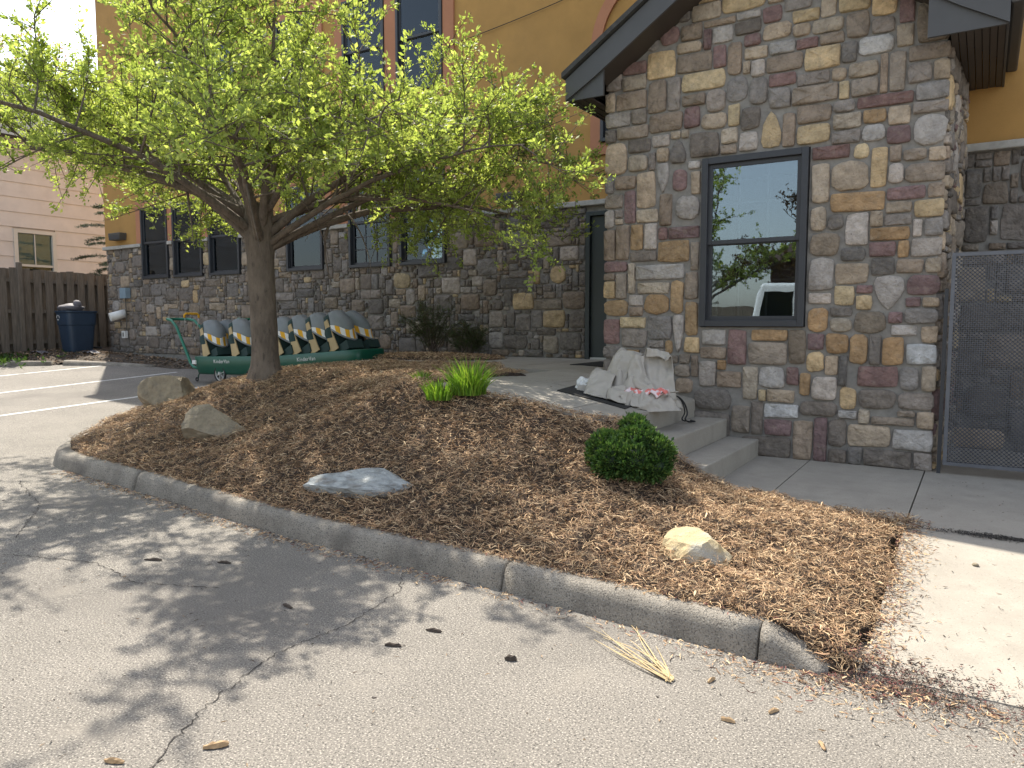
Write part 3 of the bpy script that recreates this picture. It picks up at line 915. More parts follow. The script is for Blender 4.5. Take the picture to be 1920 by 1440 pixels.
# door with frame
dr = MB(); 
for (a, b, c, d) in ((-5.02, -4.95, .93, 3.12), (-4.07, -4.0, .93, 3.12), (-4.95, -4.07, 3.06, 3.12)): dr.box(a, b, YB - .06, YB + .1, c, d)
dfr = dr.build("door_frame", M['door'], bld, bevel=.004)
dr = MB(); dr.box(-4.945, -4.075, YB - .01, YB + .035, .985, 3.055); door = dr.build("door", M['door'], bld, bevel=.004)
dr = MB(); dr.box(-4.70, -4.25, YB - .0135, YB - .0105, 1.95, 2.85); dr.build("pane", M['glass_far'], door)
dr = MB(); dr.box(-4.94, -4.08, YB - .04, YB - .002, .955, .985); dr.build("threshold", M['rim'], bld)

# cable stapled across the upper wall
mb = MB(); mb.tube([(-7.6 + t * 4.2, YB - .05, 5.95 + t * .62 - .06 * math.sin(math.pi * t)) for t in np.linspace(0, 1, 14)], .006, 5)
mb.build("wall_cable", M['cord'], bld)


def wall_lamp(x, z, label):
    t = thing("wall_lamp", (x, YB - .05, z - .1), label, "wall lamp", "box lamps on the ochre wall")
    mb = MB(); mb.prism([(-.21 + x, z - .075), (.21 + x, z - .075), (.23 + x, z + .04), (.23 + x, z + .085), (-.23 + x, z + .085), (-.23 + x, z + .04)], YB - .19, YB - .013, 1)
    mb.build("housing", M['lamp'], t, bevel=.008, recalc=True)
    mb = MB(); mb.box(x - .19, x + .19, YB - .195, YB - .19, z - .06, z + .03); mb.build("lens", M['frame'], t)


wall_lamp(-17.08, 3.48, "dark box lamp on ochre stucco at the building's far end")
wall_lamp(-10.15, 3.47, "dark box lamp between the single window and the curtained window")
wall_lamp(-6.29, 3.42, "dark box lamp on ochre stucco beside the green door")

# ---------------------------------------------------------------- entrance wing
WL, WR, YF = -3.5, -.36, 7.5
wing = thing("entrance_wing", (-1.9, 7.6, .17), "gabled entrance wing faced with multicoloured stone, with one large window", "building")
FW = (-2.455, -1.435, 1.455, 3.135)                         # window opening
EZ, SLOPE, EL, ER, PKX = 4.05, .655, -3.81, .07, -1.87


def roof_z(x): return EZ + SLOPE * (min(x - EL, ER - x))


mb = MB()
mb.box(WL, FW[0], YF, YF + .2, -.05, roof_z(WL) - .2); mb.box(FW[1], WR, YF, YF + .2, -.05, roof_z(WR) - .2)
mb.box(FW[0], FW[1], YF, YF + .2, -.05, FW[2])
mb.prism([(FW[0], FW[3]), (FW[1], FW[3]), (FW[1], roof_z(FW[1]) - .2), (PKX, roof_z(PKX) - .2), (FW[0], roof_z(FW[0]) - .2)], YF, YF + .2, 1)
mb.prism([(WL, roof_z(WL) - .2), (FW[0], roof_z(WL) - .2), (FW[0], roof_z(FW[0]) - .2)], YF, YF + .2, 1)
mb.prism([(FW[1], roof_z(WR) - .2), (WR, roof_z(WR) - .2), (FW[1], roof_z(FW[1]) - .2)], YF, YF + .2, 1)
fw = mb.build("front_wall", M['mortar'], wing, recalc=True)
mb = MB(); mb.hexa([(WR - .2, YF + .2, -.05), (WR - .001, YF + .2, -.05), (-.262, YR, -.05), (-.46, YR, -.05)], [(WR - .2, YF + .2, 4.0), (WR - .001, YF + .2, 4.0), (-.262, YR, 4.0), (-.46, YR, 4.0)])
mb.box(WL + .001, WL + .2, YF + .2, YB - .02, -.05, 4.0)
sw = mb.build("side_wall", M['mortar'], wing, recalc=True)
STONES = "-2602,4643,-2302,4875,gr -2598,4474,-2298,4637,tr -2293,4484,-1865,4773,gr -2149,4402,-1915,4476,lr -1907,4321,-1718,4477,mr -1709,4388,-1460,4515,yr -1857,4499,-1712,4557,tr -1632,4269,-1388,4380,gr -2739,4502,-2606,4879,do -3119,4524,-2744,4828,dr -2472,4398,-2158,4462,br -2169,4262,-1910,4395,dr -1900,4164,-1635,4317,to -1454,4131,-1177,4263,to -1626,4141,-1463,4262,to -1591,4025,-1395,4124,mr -1388,4025,-1171,4128,br -1835,4019,-1594,4138,lr -2077,4142,-1909,4258,mo -2384,4224,-2173,4390,lr -2475,4190,-2389,4389,mr -2710,4310,-2480,4471,br -2929,4309,-2715,4494,mo -3069,4284,-2936,4519,yo -2745,4192,-2480,4301,to -3397,4305,-3074,4520,mr -3494,4217,-3073,4299,gr -3062,3992,-2748,4275,gr -2741,3995,-2378,4185,br -2373,3995,-2239,4219,mr -2233,3895,-2085,4216,bo -2068,4017,-1843,4136,tr -2077,3892,-2006,4012,tr -2001,3849,-1862,4011,lr -1858,3852,-1519,4014,br -1515,3814,-1201,4021,gr -1831,3724,-1579,3846,mr -1575,3691,-1284,3807,yr -1615,3519,-1211,3683,br -1827,3518,-1618,3717,yr -2013,3586,-1834,3841,yo -2232,3636,-2018,3886,yo -2693,3805,-2240,3991,gr -2840,3652,-2698,3988,yr -3052,3653,-2847,3983,br -3341,3923,-3065,4075,tr -3339,4082,-3066,4213,mr -3495,3943,-3344,4214,yr -3410,3732,-3060,3917,br -3500,3734,-3414,3938,tr -2684,3670,-2439,3785,br -2436,3575,-2236,3799,yo -2214,3413,-2093,3629,gr -2090,3357,-1895,3577,dr -1892,3166,-1699,3511,gp -1694,3153,-1572,3473,br -1567,3343,-1258,3511,br -1565,3153,-1264,3338,gr -3500,3563,-3237,3727,lr -3232,3564,-3058,3728,br -3033,3453,-2667,3649,br -2660,3455,-2490,3667,mr -2483,3414,-2219,3572,to -3500,3411,-3397,3557,dr -3393,3426,-3036,3559,br -2684,3361,-2601,3450,tr -2598,3153,-2286,3403,dr -2282,3250,-2108,3406,tr -2279,3153,-2116,3243,br -2100,3154,-1913,3351,lr -2999,3304,-2803,3430,lr -2800,3117,-2623,3358,dp -3265,3273,-3007,3419,dr -2948,3149,-2806,3299,tr -3500,3062,-3270,3407,to -3267,3081,-3036,3264,to -3029,3080,-2955,3265,yr -2607,3045,-2473,3128,lr -1384,4270,-1247,4523,tr -1239,4275,-964,4522,gr -961,4185,-750,4469,gr -741,4090,-613,4492,mr -605,3889,-364,4440,cr -1168,4036,-965,4267,br -956,4037,-765,4178,yr -756,3892,-613,4085,tr -1055,3869,-765,4029,wo -657,3746,-360,3885,br -1195,3830,-1060,4019,dr -873,3521,-807,3866,br -800,3519,-666,3866,br -1133,3685,-880,3824,tr -660,3566,-465,3740,yr -460,3567,-360,3742,tr -1277,3687,-1140,3809,to -1205,3519,-1115,3680,gr -1106,3519,-880,3678,br -1052,3405,-596,3516,mr -588,3405,-360,3561,yr -1252,3400,-1060,3512,yo -606,3300,-360,3400,yr -1252,3248,-1005,3393,tr -998,3270,-802,3396,or -799,3233,-612,3398,tr -596,3018,-360,3293,lo -1258,3122,-1009,3243,yr -1001,3112,-806,3266,lo -803,3065,-605,3228,mr -1417,2997,-1092,3119,mr -1067,2972,-930,3109,go -772,2910,-672,3059,br -666,2908,-475,3014,bo -467,2886,-360,3013,tr -3161,2693,-2945,3076,tr -2938,2839,-2806,3145,ls -2772,2835,-2610,3068,mo -2572,2795,-2473,3026,tr -3500,2879,-3423,3058,yr -3414,2907,-3165,3059,br -3305,2550,-3166,2900,mr -3500,2721,-3313,2875,br -3403,2616,-3313,2714,yr -3500,2509,-3412,2714,lo -3163,2546,-2912,2689,tr -2906,2498,-2768,2832,br -2728,2544,-2473,2792,lo -2802,2358,-2473,2484,mr -2915,2354,-2809,2492,mr -3403,2545,-3312,2611,tr -3500,2167,-3395,2501,br -3391,2166,-3231,2542,br -3228,2262,-3079,2541,or -3071,2261,-2923,2539,lr -2919,2120,-2571,2350,or -2563,2031,-2473,2322,br -3227,2140,-2926,2256,dr -3500,2041,-3251,2162,mo -3156,1949,-2625,2112,lr -3500,1954,-3394,2036,br -3387,1753,-3259,2032,br -3244,1810,-3162,2136,tr -3139,1804,-2779,1927,tr -2622,1734,-2473,2022,br -2770,1591,-2627,1940,oo -3500,1757,-3392,1951,gr -3234,1678,-3068,1801,lr -3060,1583,-2776,1799,oo -3500,1566,-3237,1750,oo -3229,1568,-3068,1675,br -3334,1442,-3037,1563,gr -2609,1364,-2473,1726,oo -3015,1322,-2739,1577,yr -2734,1192,-2616,1586,ls -3500,1262,-3337,1541,mr -3315,1235,-3020,1434,yr -1417,2602,-1255,2972,tr -1248,2692,-927,2967,to -920,2702,-781,3060,gr -775,2723,-646,2904,lo -643,2714,-360,2882,bo -783,2574,-474,2698,mr -466,2577,-360,2711,br -1252,2504,-788,2684,or -1417,2348,-1271,2575,to -785,2467,-571,2571,tr -562,2412,-360,2569,gr -1268,2347,-1122,2498,do -1114,2198,-915,2496,lr -911,2355,-800,2501,tr -794,2359,-571,2462,yr -564,2249,-487,2406,lr -480,2247,-360,2409,yr -1417,2112,-1152,2338,co -906,2230,-580,2351,or -909,2089,-684,2224,mr -679,2074,-579,2227,or -573,2073,-360,2241,lr -1149,2057,-928,2192,do -889,1923,-690,2084,dr -683,1933,-465,2067,br -458,1931,-360,2067,tr -1417,1796,-1194,2109,lr -1189,1850,-896,2050,tr -857,1611,-606,1919,ls -601,1733,-360,1925,mo -1000,1762,-861,1844,mr -1417,1674,-1209,1780,lr -1191,1654,-1006,1843,gr -1000,1616,-860,1755,gr -599,1635,-476,1727,mr -468,1633,-360,1725,tr -1219,1552,-1021,1647,dr -603,1486,-360,1629,yo -1412,1409,-1224,1644,oo -1218,1410,-1021,1546,to -1014,1401,-736,1608,co -732,1490,-610,1602,mr -704,1382,-491,1483,lr -466,1320,-360,1474,tr -2164,1076,-1970,1437,mr -1932,1319,-1585,1437,or -1963,1088,-1585,1315,br -1582,1101,-1415,1437,cr -2428,1269,-2178,1437,lr -2443,1134,-2169,1262,br -1410,1238,-1257,1405,mr -1249,1208,-1044,1405,or -1040,1115,-880,1396,oo -876,1113,-774,1398,dr -770,1113,-585,1378,or -577,1127,-360,1317,wr -1412,1032,-1252,1230,go -1247,1007,-1127,1199,tr -1123,911,-1049,1202,dr -969,910,-623,1110,mr -620,888,-458,1110,yo -449,890,-360,1122,tr -2009,737,-1854,1073,tr -1850,859,-1601,1083,lr -1590,900,-1473,1079,mr -1470,800,-1365,1029,oo -1359,770,-1128,999,lr -1769,726,-1506,856,tr -1114,696,-958,907,go -955,714,-633,902,do -627,722,-360,885,yo -1794,575,-1467,719,wr -1458,615,-1125,762,do -1120,610,-952,689,lr -947,572,-844,711,tr -837,575,-481,651,br -625,660,-480,719,bo -473,558,-360,718,tr -1789,397,-1524,568,mr -1516,9,-1332,572,br -1327,64,-1203,611,mr -1199,333,-1038,607,do -1035,359,-661,569,tr -657,359,-360,551,lr -2000,25,-1525,391,dr -1195,11,-1026,326,dr -1022,1,-896,356,dr -890,-16,-491,353,dr -484,19,-360,355,yr -2111,402,-1922,680,br -1916,394,-1798,729,dr -2267,850,-2016,1021,br -2505,610,-2114,842,do -2455,851,-2270,1118,lr -2703,772,-2508,931,bo -3500,1110,-3321,1256,yr -3500,788,-3416,1104,yr -2820,1174,-2737,1319,oo -2613,1189,-2449,1358,gr -2664,1076,-2544,1186,br -2535,946,-2458,1171,br -2713,938,-2541,1070,bo -2821,1077,-2672,1165,br -3272,1158,-3104,1212,or -3013,1236,-2828,1317,yr -2806,735,-2720,1071,dr -2264,1025,-2171,1130,or -3410,800,-3280,1106,yr -3276,805,-3104,1152,br -3101,1090,-2981,1230,dr -3100,934,-2950,1073,br -2942,1068,-2825,1232,yr -2947,911,-2815,1063,tr -2627,344,-2116,603,dr -1473,4602,-1307,4690,lr -1553,4829,-1379,4947,br -1948,4982,-1672,5144,gr -2024,5149,-1840,5305,yr -2220,5062,-1954,5138,br -1276,4627,-1180,4881,mr -2167,4776,-1921,4870,br -1814,4608,-1612,4804,br -2328,4881,-2208,5041,yr -2067,4893,-1695,4975,dr -1605,4603,-1479,4821,br -1669,4847,-1561,5143,lr -1812,4811,-1674,4887,mr -1300,4527,-1128,4623,yr -2199,4875,-2073,4977,br -1122,4529,-966,4679,yr -2162,4981,-1952,5057,mr -2935,788,-2815,906,dr -1470,4697,-1284,4823,lr -1834,5148,-1660,5272,tr -2796,3366,-2688,3448,tr -1967,5310,-1781,5428,yr -1586,4527,-1304,4597,br -2297,4779,-2171,4869,br -1482,4954,-1376,5080,tr -1706,4522,-1594,4600,br -1371,4827,-1281,4965,mr -3071,800,-2941,908,yr -2456,4881,-2332,5013,tr -959,4473,-791,4593,gr -1916,4776,-1820,4884,br -2159,5145,-2029,5253,br -1849,733,-1773,847,gr -1555,4955,-1485,5111,mr -1173,4687,-1055,4795,tr"
rn = random.Random(21)
top_rest = MB()
fm = front_map(YF)
for t in STONES.split():
    a = t.split(','); u0, v0, u1, v1 = [float(q) / 1000 for q in a[:4]]; ck, sh = a[4][0], a[4][1]
    lim = min(roof_z(u0), roof_z(u1)) - .1
    v1 = min(v1, lim)
    if v1 - v0 < .04: continue
    g = .001
    hid = v0 > 4.75
    mb = top_rest if hid else MB()
    v0 = max(v0, .185)
    if v1 - v0 < .04: continue
    u1c = u1 + .03 if u1 > WR - .01 else u1 - g
    u0c = u0 - .03 if u0 < WL + .01 else u0 + g
    stone(mb, u0c, v0 + g, u1c, v1 - g, sh, SC[ck], rn, fm, rn.uniform(.022, .040))
    if not hid: mb.build("stone", M['stone'], fw, smooth=True)
if top_rest.v: tag(top_rest.build("stones", M['stone'], fw, smooth=True), kind="stuff")
mb = MB()
for r in pack(YF + .01, YR, lambda u: .2, lambda u: 3.85, [], rn, .06, 1.0):
    stone(mb, r[0] + .006, r[1] + .006, r[2] - .006, r[3] - .006, 'r', SC[rn.choice('yybbdttlgm')], rn, lambda u, v, d: (WR + (u - YF) * .065 + d, u, v), rn.uniform(.03, .055))
tag(mb.build("side_stones", M['stone'], sw, smooth=True), kind="stuff")
window(wing, FW[0] + .006, FW[1] - .006, FW[2] + .006, FW[3] - .006, YF - .02, rail=2.29, munt=(3, 2, False), cur=('curtain', 0, .06, 0, .5), glass='glass', fw=.062, dep=1.2)

# roof, rake boards, boxed eaves
Y0, Y1 = 7.10, YR + .02
for sgn in (-1, 1):
    xe = EL if sgn < 0 else ER
    zp = roof_z(PKX)
    mb = MB()
    mb.prism([(xe - sgn * -.03, EZ - .01 + .0), (PKX - sgn * -.0, zp), (PKX, zp + .05), (xe + sgn * .03, EZ + .045)], Y0 - .04, Y1 if sgn > 0 else YB - .03, 1)
    mb.build("roof_slope", M['shingle'], wing, recalc=True)
    mb = MB()                                                # rake board
    mb.prism([(xe, EZ - .02), (PKX + sgn * .001, zp - .02), (PKX + sgn * .001, zp - .26), (xe + -sgn * .34, EZ + .34 * SLOPE - .26), (xe, EZ - .235)], Y0, Y0 + .03, 1)
    mb.build("rake_board", M['fascia'], wing, recalc=True)
    mb = MB()                                                # boxed end of the eave
    xi = (WL - .05) if sgn < 0 else (WR + .03)
    x_in = xi + (-sgn) * .16
    mb.prism([(xe - sgn * .002, EZ - .235), (x_in, EZ - .235), (x_in, EZ + abs(x_in - xe) * SLOPE - .1), (xe - sgn * .002, EZ - .03)], Y0 + .031, Y0 + .06, 1)
    mb.build("eave_end_panel", M['fascia'], wing, recalc=True)
    mb = MB(); a, b = sorted((xe, xe - sgn * .02)); mb.box(a, b, Y0 + .061, Y1 if sgn > 0 else YB - .03, EZ - .235, EZ - .02)
    mb.build("fascia_board", M['fascia'], wing)
    # soffit boards
    a, b = sorted((xe - sgn * .021, xi))
    n = 7 if sgn > 0 else 5
    for i in range(n):
        w = (b - a) / n
        mb = MB(); mb.box(a + i * w + .003, a + (i + 1) * w - .003, Y0 + .061, (Y1 if sgn > 0 else YB - .03), EZ - .228 + .004 * (i % 2), EZ - .215)
        mb.build("soffit_board", M['soffit'], wing)
    mb = MB(); mb.prism([(WL - .3 if sgn < 0 else PKX, EZ - .2), (PKX if sgn < 0 else WR + .3, EZ - .2), (PKX, zp - .05)], Y0 + .07, YF + .01, 1)
mb = MB(); mb.box(ER + .001, ER + .10, Y0 - .02, Y1, EZ - .10, EZ + .01); mb.build("gutter", M['fascia'], wing, bevel=.02)
# sloping soffit under the rake
for sgn in (-1, 1):
    xe = EL if sgn < 0 else ER
    mb = MB(); zp = roof_z(PKX)
    xa = WL if sgn < 0 else WR
    za = roof_z(xa)
    mb.prism([(xa, za - .24), (PKX, zp - .24), (PKX, zp - .22), (xa, za - .22)], Y0 + .031, YF - .001, 1)
    mb.build("rake_soffit", M['soffit'], wing, recalc=True)

# ---------------------------------------------------------------- mesh gate
gate = thing("mesh_gate", (.5, 7.42, .2), "grey expanded metal mesh gate standing against the stone corner", "gate")
GX0, GX1, GZ0, GZ1, GYY = -.25, 1.55, .27, 2.09, 7.42
mb = MB()
for (a, b, c, d) in ((GX0, GX0 + .03, GZ0, GZ1), (GX1 - .03, GX1, GZ0, GZ1), (GX0 + .03, GX1 - .03, GZ0, GZ0 + .03), (GX0 + .03, GX1 - .03, GZ1 - .03, GZ1)): mb.box(a, b, GYY - .015, GYY + .015, c, d)
mb.build("gate_frame", M['steel'], gate)
mb = MB(); mb.box(GX0 - .045, GX0 - .015, GYY + .01, GYY + .04, .17, GZ1 - .3); mb.build("hinge_post", M['frame'], gate)
cw, ch = .034, .0165
nxg, nzg = int((GX1 - GX0) / cw), int((GZ1 - GZ0) / (ch * 2)) * 2
V = []; F = []
st = .0085
for j in range(nzg + 1):
    for i in range(nxg):
        x = GX0 + (i + (.5 if j % 2 else 0)) * cw; z = GZ0 + j * ch
        if x + cw / 2 > GX1 or x < GX0: continue
        for sx in (-1, 1):
            xa, xb = x, x + sx * cw / 2; za, zb = z, z + ch
            if xb < GX0 or zb > GZ1: continue
            b = len(V); ln = math.hypot(cw / 2, ch); ox, oz = -ch / ln * sx * st * .5 * sx, cw / 2 / ln * st * .5
            ox = -ch / ln * st * .5 * sx
            for (yy, k) in ((GYY - .006, 1), (GYY + .004, -1)):
                V += [(xa + ox * k, yy, za + oz * k), (xb + ox * k, yy, zb + oz * k)]
            V += [(xa - ox, GYY - .006, za - oz), (xb - ox, GYY - .006, zb - oz)]
            F += [(b, b + 1, b + 3, b + 2), (b, b + 1, b + 5, b + 4)]
tag(place("expanded_mesh", mesh_np("expanded_mesh", V, F), M['steel'], gate), kind="stuff")

# ---------------------------------------------------------------- foliage tools
def leaves_np(centres, axes, per, rng, lmin, lmax, wr, pal, spread=.9, droop=0.0, fold=.25, jitter=.02):
    """rosettes of small folded leaves: 4 vertices, 2 triangles each"""
    n = len(centres)
    c = np.repeat(centres, per, 0); ax_ = np.repeat(axes, per, 0)
    m = len(c)
    d = rng.normal(0, 1, (m, 3)); d /= np.linalg.norm(d, axis=1)[:, None] + 1e-9
    d = d * spread + ax_; d[:, 2] -= droop
    d /= np.linalg.norm(d, axis=1)[:, None] + 1e-9
    r_ = rng.normal(0, 1, (m, 3)); s = np.cross(d, r_); s /= np.linalg.norm(s, axis=1)[:, None] + 1e-9
    u = np.cross(s, d)
    L_ = rng.uniform(lmin, lmax, m)[:, None]; W_ = L_ * wr * rng.uniform(.8, 1.2, m)[:, None]
    b = c + rng.normal(0, jitter, (m, 3))
    mid = b + d * L_ * .5
    V = np.stack([b, mid + s * W_ + u * W_ * fold, b + d * L_, mid - s * W_ + u * W_ * fold], 1).reshape(-1, 3)
    i = np.arange(m)[:, None] * 4
    F = np.concatenate([i + np.array([0, 1, 2]), i + np.array([0, 2, 3])], 0)
    pal = np.array(pal)
    cl = np.repeat(rng.integers(0, len(pal), n), per)
    C = pal[cl] * rng.uniform(.75, 1.25, m)[:, None]
    return V, F, np.repeat(C, 4, 0)


def bez(p0, p1, p2, n):
    return [p0 * (1 - t) ** 2 + p1 * 2 * t * (1 - t) + p2 * t * t for t in np.linspace(0, 1, n)]


def grow(rn, base, fork, trunk_r, limbs, cen, rad, n2, n3, spur, tw_r=.006, dent=0.0, low=.06, clear=False):
    """limb skeleton inside a dome. returns (tubes, twig tubes, cluster points, cluster axes)"""
    tubes, twigs, pts, axs = [], [], [], []
    for k in range(limbs):
        a = 2 * math.pi * (k + rn.uniform(-.3, .3)) / limbs * 1.0
        up = rn.choice([0, .1, .2, .35, .5, .7, .95]) if k >= 2 else 1.0
        if clear and k < 5: a, up = ((.12, .05), (.35, -.30), (.55, .14), (.85, -.10), (.3, .28))[k]
        el = low + up * (1.25 - low)
        dk = (1.06 if clear and k < 5 else 1) - dent * max(0, math.cos(a + .35)) ** 1.5
        tip = cen + Vector((math.cos(a) * math.cos(el) * rad[0] * dk, math.sin(a) * math.cos(el) * rad[1] * dk, math.sin(el) * rad[2] + rn.uniform(-.1, .1)))
        start = fork + Vector((math.cos(a), math.sin(a), 0)) * trunk_r * .5 + Vector((0, 0, rn.uniform(-.25, .15)))
        mid = start.lerp(tip, .5) + Vector((0, 0, .55 * (1.1 - up))) + Vector((rn.uniform(-.3, .3), rn.uniform(-.3, .3), rn.uniform(-.1, .2)))
        P = bez(start, mid, tip, 12)
        P = [p + Vector((rn.uniform(-.05, .05), rn.uniform(-.05, .05), rn.uniform(-.04, .04))) * (i / 11) for i, p in enumerate(P)]
        r0 = trunk_r * rn.uniform(.26, .40)
        tubes.append((P, [r0 * (1 - .86 * (i / 11) ** .8) for i in range(12)], 7))
        for q in range(n2):
            t = .18 + .82 * ((q + rn.random()) / n2)
            i = min(int(t * 11), 10); p = P[i].lerp(P[i + 1], t * 11 - i)
            d = (P[i + 1] - P[i]).normalized()
            rv = Vector((rn.gauss(0, 1), rn.gauss(0, 1), rn.gauss(.15, .75)))
            d2 = (d * .75 + rv.normalized() * 1.0).normalized()
            L2 = rn.uniform(.6, 1.3) * (1.2 - .55 * t) * rad[0] / 3.9
            e = p + d2 * L2 + Vector((0, 0, rn.uniform(-.22, .22)))
            Q = bez(p, p.lerp(e, .5) + Vector((rn.uniform(-.15, .15), rn.uniform(-.15, .15), rn.uniform(0, .2))), e, 7)
            rr = max(.010, r0 * .36 * (1 - .6 * t))
            tubes.append((Q, [rr * (1 - .8 * j / 6) for j in range(7)], 5))
            for w in range(n3):
                t3 = .12 + .88 * (w + rn.random()) / n3
                i3 = min(int(t3 * 6), 5); p3 = Q[i3].lerp(Q[i3 + 1], t3 * 6 - i3)
                if clear and math.hypot(p3.x - fork.x, p3.y - fork.y) < 1.5 and p3.z < fork.z + .55: continue
                rv = Vector((rn.gauss(0, 1), rn.gauss(0, 1), rn.gauss(.35, .8))).normalized()
                d3 = (d2 * .55 + rv).normalized()
                L3 = rn.uniform(.22, .62) * rad[0] / 3.9
                e3 = p3 + d3 * L3
                T_ = bez(p3, p3.lerp(e3, .5) + Vector((rn.uniform(-.06, .06), rn.uniform(-.06, .06), rn.uniform(-.02, .07))), e3, 4)
                twigs.append((T_, [tw_r, tw_r * .8, tw_r * .6, tw_r * .35], 3))
                for s_ in range(spur):
                    ts = (s_ + rn.random()) / spur
                    js = min(int(ts * 3), 2); ps = T_[js].lerp(T_[js + 1], ts * 3 - js)
                    av = (d3 + Vector((rn.gauss(0, .8), rn.gauss(0, .8), rn.gauss(.5, .5)))).normalized()
                    rad_ = math.hypot(ps.x - fork.x, ps.y - fork.y)
                    if clear and (ps.z < fork.z - (.75 if rad_ > 2.0 else .15) or (rad_ < 1.4 and ps.z < fork.z + .7 - .3 * rad_)): continue
                    pts.append(ps + av * .02); axs.append(av)
    return tubes, twigs, pts, axs


def tree(name, label, group, base, fork_h, trunk_r, cen, rad, limbs, n2, n3, spur, per, pal, seed, lsz=(.026, .046), wr=.26, leafm='leaf', nspr=.9, dent=0.0):
    rn = random.Random(seed); rg = np.random.default_rng(seed)
    base = Vector(base); t = thing(name, base, label, "tree", group)
    fork = base + Vector((rn.uniform(-.06, .06), rn.uniform(-.04, .04), fork_h))
    tr = MB(); N = 15; P = []; Rr = []
    for i in range(N):
        k = i / (N - 1); z = -.15 + (fork_h + .40) * k
        P.append(base.lerp(fork, k) * 1.0 + Vector((.02 * math.sin(4 * k), .015 * math.sin(5 * k + 1), z - fork_h * k)))
        fl = 1 + .42 * math.exp(-max(z, 0) / .10) + .22 * math.exp(-((z - fork_h) / .25) ** 2)
        Rr.append(trunk_r * (1.02 - .10 * k) * fl)
    tr.tube(P, Rr, 20)
    tr.v = [tuple(Vector(v) + Vector((v[0] - base.x, v[1] - base.y, 0)) * (.07 * noise.noise(Vector((v[0] * 9, v[1] * 9, v[2] * 2.2))) + .05 * noise.noise(Vector((v[0] * 22, v[1] * 22, v[2] * 5))))) for v in tr.v]
    trunk = tr.build("trunk", M['bark'], t, smooth=True)
    tubes, twigs, pts, axs = grow(rn, base, fork, trunk_r, limbs, Vector(cen), rad, n2, n3, spur, dent=dent, clear=dent > 0)
    lb = MB()
    for P, r_, n in tubes: lb.tube(P, r_, n, cap=False)
    lb.build("limbs", M['bark'], t, smooth=True)
    tb = MB()
    for P, r_, n in twigs: tb.tube(P, r_, n, cap=False)
    tag(tb.build("twigs", M['twig'], t), kind="stuff")
    V, F, C = leaves_np(np.array([tuple(p) for p in pts]), np.array([tuple(a) for a in axs]), per, rg, lsz[0], lsz[1], wr, pal, nspr)
    tag(place("crown", mesh_np("crown", V, F, C), M[leafm], t), kind="stuff")
    return t, pts


LP = [(.30, .385, .115), (.34, .42, .13), (.25, .33, .09), (.38, .445, .15), (.21, .28, .085), (.32, .40, .125)]
TB = (-6.96, 5.71, .86)
crab, cpts = tree("crabapple_tree", "spreading crabapple tree with fresh yellow-green leaves rising from the mulch mound", None, TB, 1.72, .150, (-6.95, 5.75, 2.9), (3.7, 3.55, 2.1), 22, 14, 10, 7, 8, LP, 8, (.024, .062), dent=.22)
rn = random.Random(3); mb = MB()
for p in rn.sample(cpts, 260):
    q = p + Vector((rn.uniform(-.03, .03), rn.uniform(-.03, .03), -.03))
    mb.add([q + Vector(d) * .008 for d in ((1, 0, 0), (0, 1, 0), (-1, 0, 0), (0, -1, 0), (0, 0, 1), (0, 0, -1))], [(0, 1, 4), (1, 2, 4), (2, 3, 4), (3, 0, 4), (1, 0, 5), (2, 1, 5), (3, 2, 5), (0, 3, 5)])
tag(mb.build("dried_fruit", mat('dried_fruit', (.12, .02, .018), .6), crab), kind="stuff")


# ---------------------------------------------------------------- plants
def grass_clump(name, x, y, r, n, h, label, seed):
    rg = np.random.default_rng(seed); z = float(bed(np.array([x]), np.array([y]))[0]) - .01
    t = thing(name, (x, y, z), label, "grass", "green grass clumps in the mulch bed")
    a = rg.uniform(0, 2 * np.pi, n); rr = r * np.sqrt(rg.uniform(0, 1, n)) * .8
    b = np.stack([x + np.cos(a) * rr, y + np.sin(a) * rr, np.full(n, z)], -1)
    lean = (rr / r)[:, None] * .55 * rg.uniform(.5, 1.5, n)[:, None] + .05
    out = np.stack([np.cos(a), np.sin(a), np.zeros(n)], -1) + rg.normal(0, .5, (n, 3)) * [1, 1, 0]
    H_ = (h * rg.uniform(.45, 1.05, n) * (1 - .35 * rr / r))[:, None]
    w = rg.uniform(.0035, .006, n)[:, None]
    ph = rg.uniform(0, 2 * np.pi, n); s = np.stack([np.cos(ph), np.sin(ph), np.zeros(n)], -1)
    P = []
    for k, ww in ((0, 1), (.35, 1), (.7, .75), (1, .08)):
        c = b + np.array([0, 0, 1.]) * H_ * (k - .18 * k * k * lean) + out * H_ * lean * k ** 2
        P += [c - s * w * ww, c + s * w * ww]
    V = np.stack(P, 1).reshape(-1, 3); i = np.arange(n)[:, None] * 8
    F = np.concatenate([i + np.array([2 * k, 2 * k + 1, 2 * k + 3, 2 * k + 2]) for k in range(3)], 0)
    pal = np.array([(.14, .27, .03), (.20, .36, .04), (.10, .21, .025), (.26, .39, .06)])
    C = np.repeat(pal[rg.integers(0, 4, n)] * rg.uniform(.8, 1.2, n)[:, None], 8, 0)
    tag(place("blades", mesh_np("blades", V, F, C), M['grass'], t), kind="stuff")


grass_clump("grass_clump", -3.56, 5.0, .17, 420, .36, "tall bright green grass clump beside the landing slab", 4)
grass_clump("grass_clump", -3.76, 4.86, .15, 260, .22, "shorter green grass tuft joined to the tall clump's side", 5)
grass_clump("grass_clump", -4.25, 5.22, .09, 90, .13, "tiny green grass tuft standing apart in the mulch", 6)


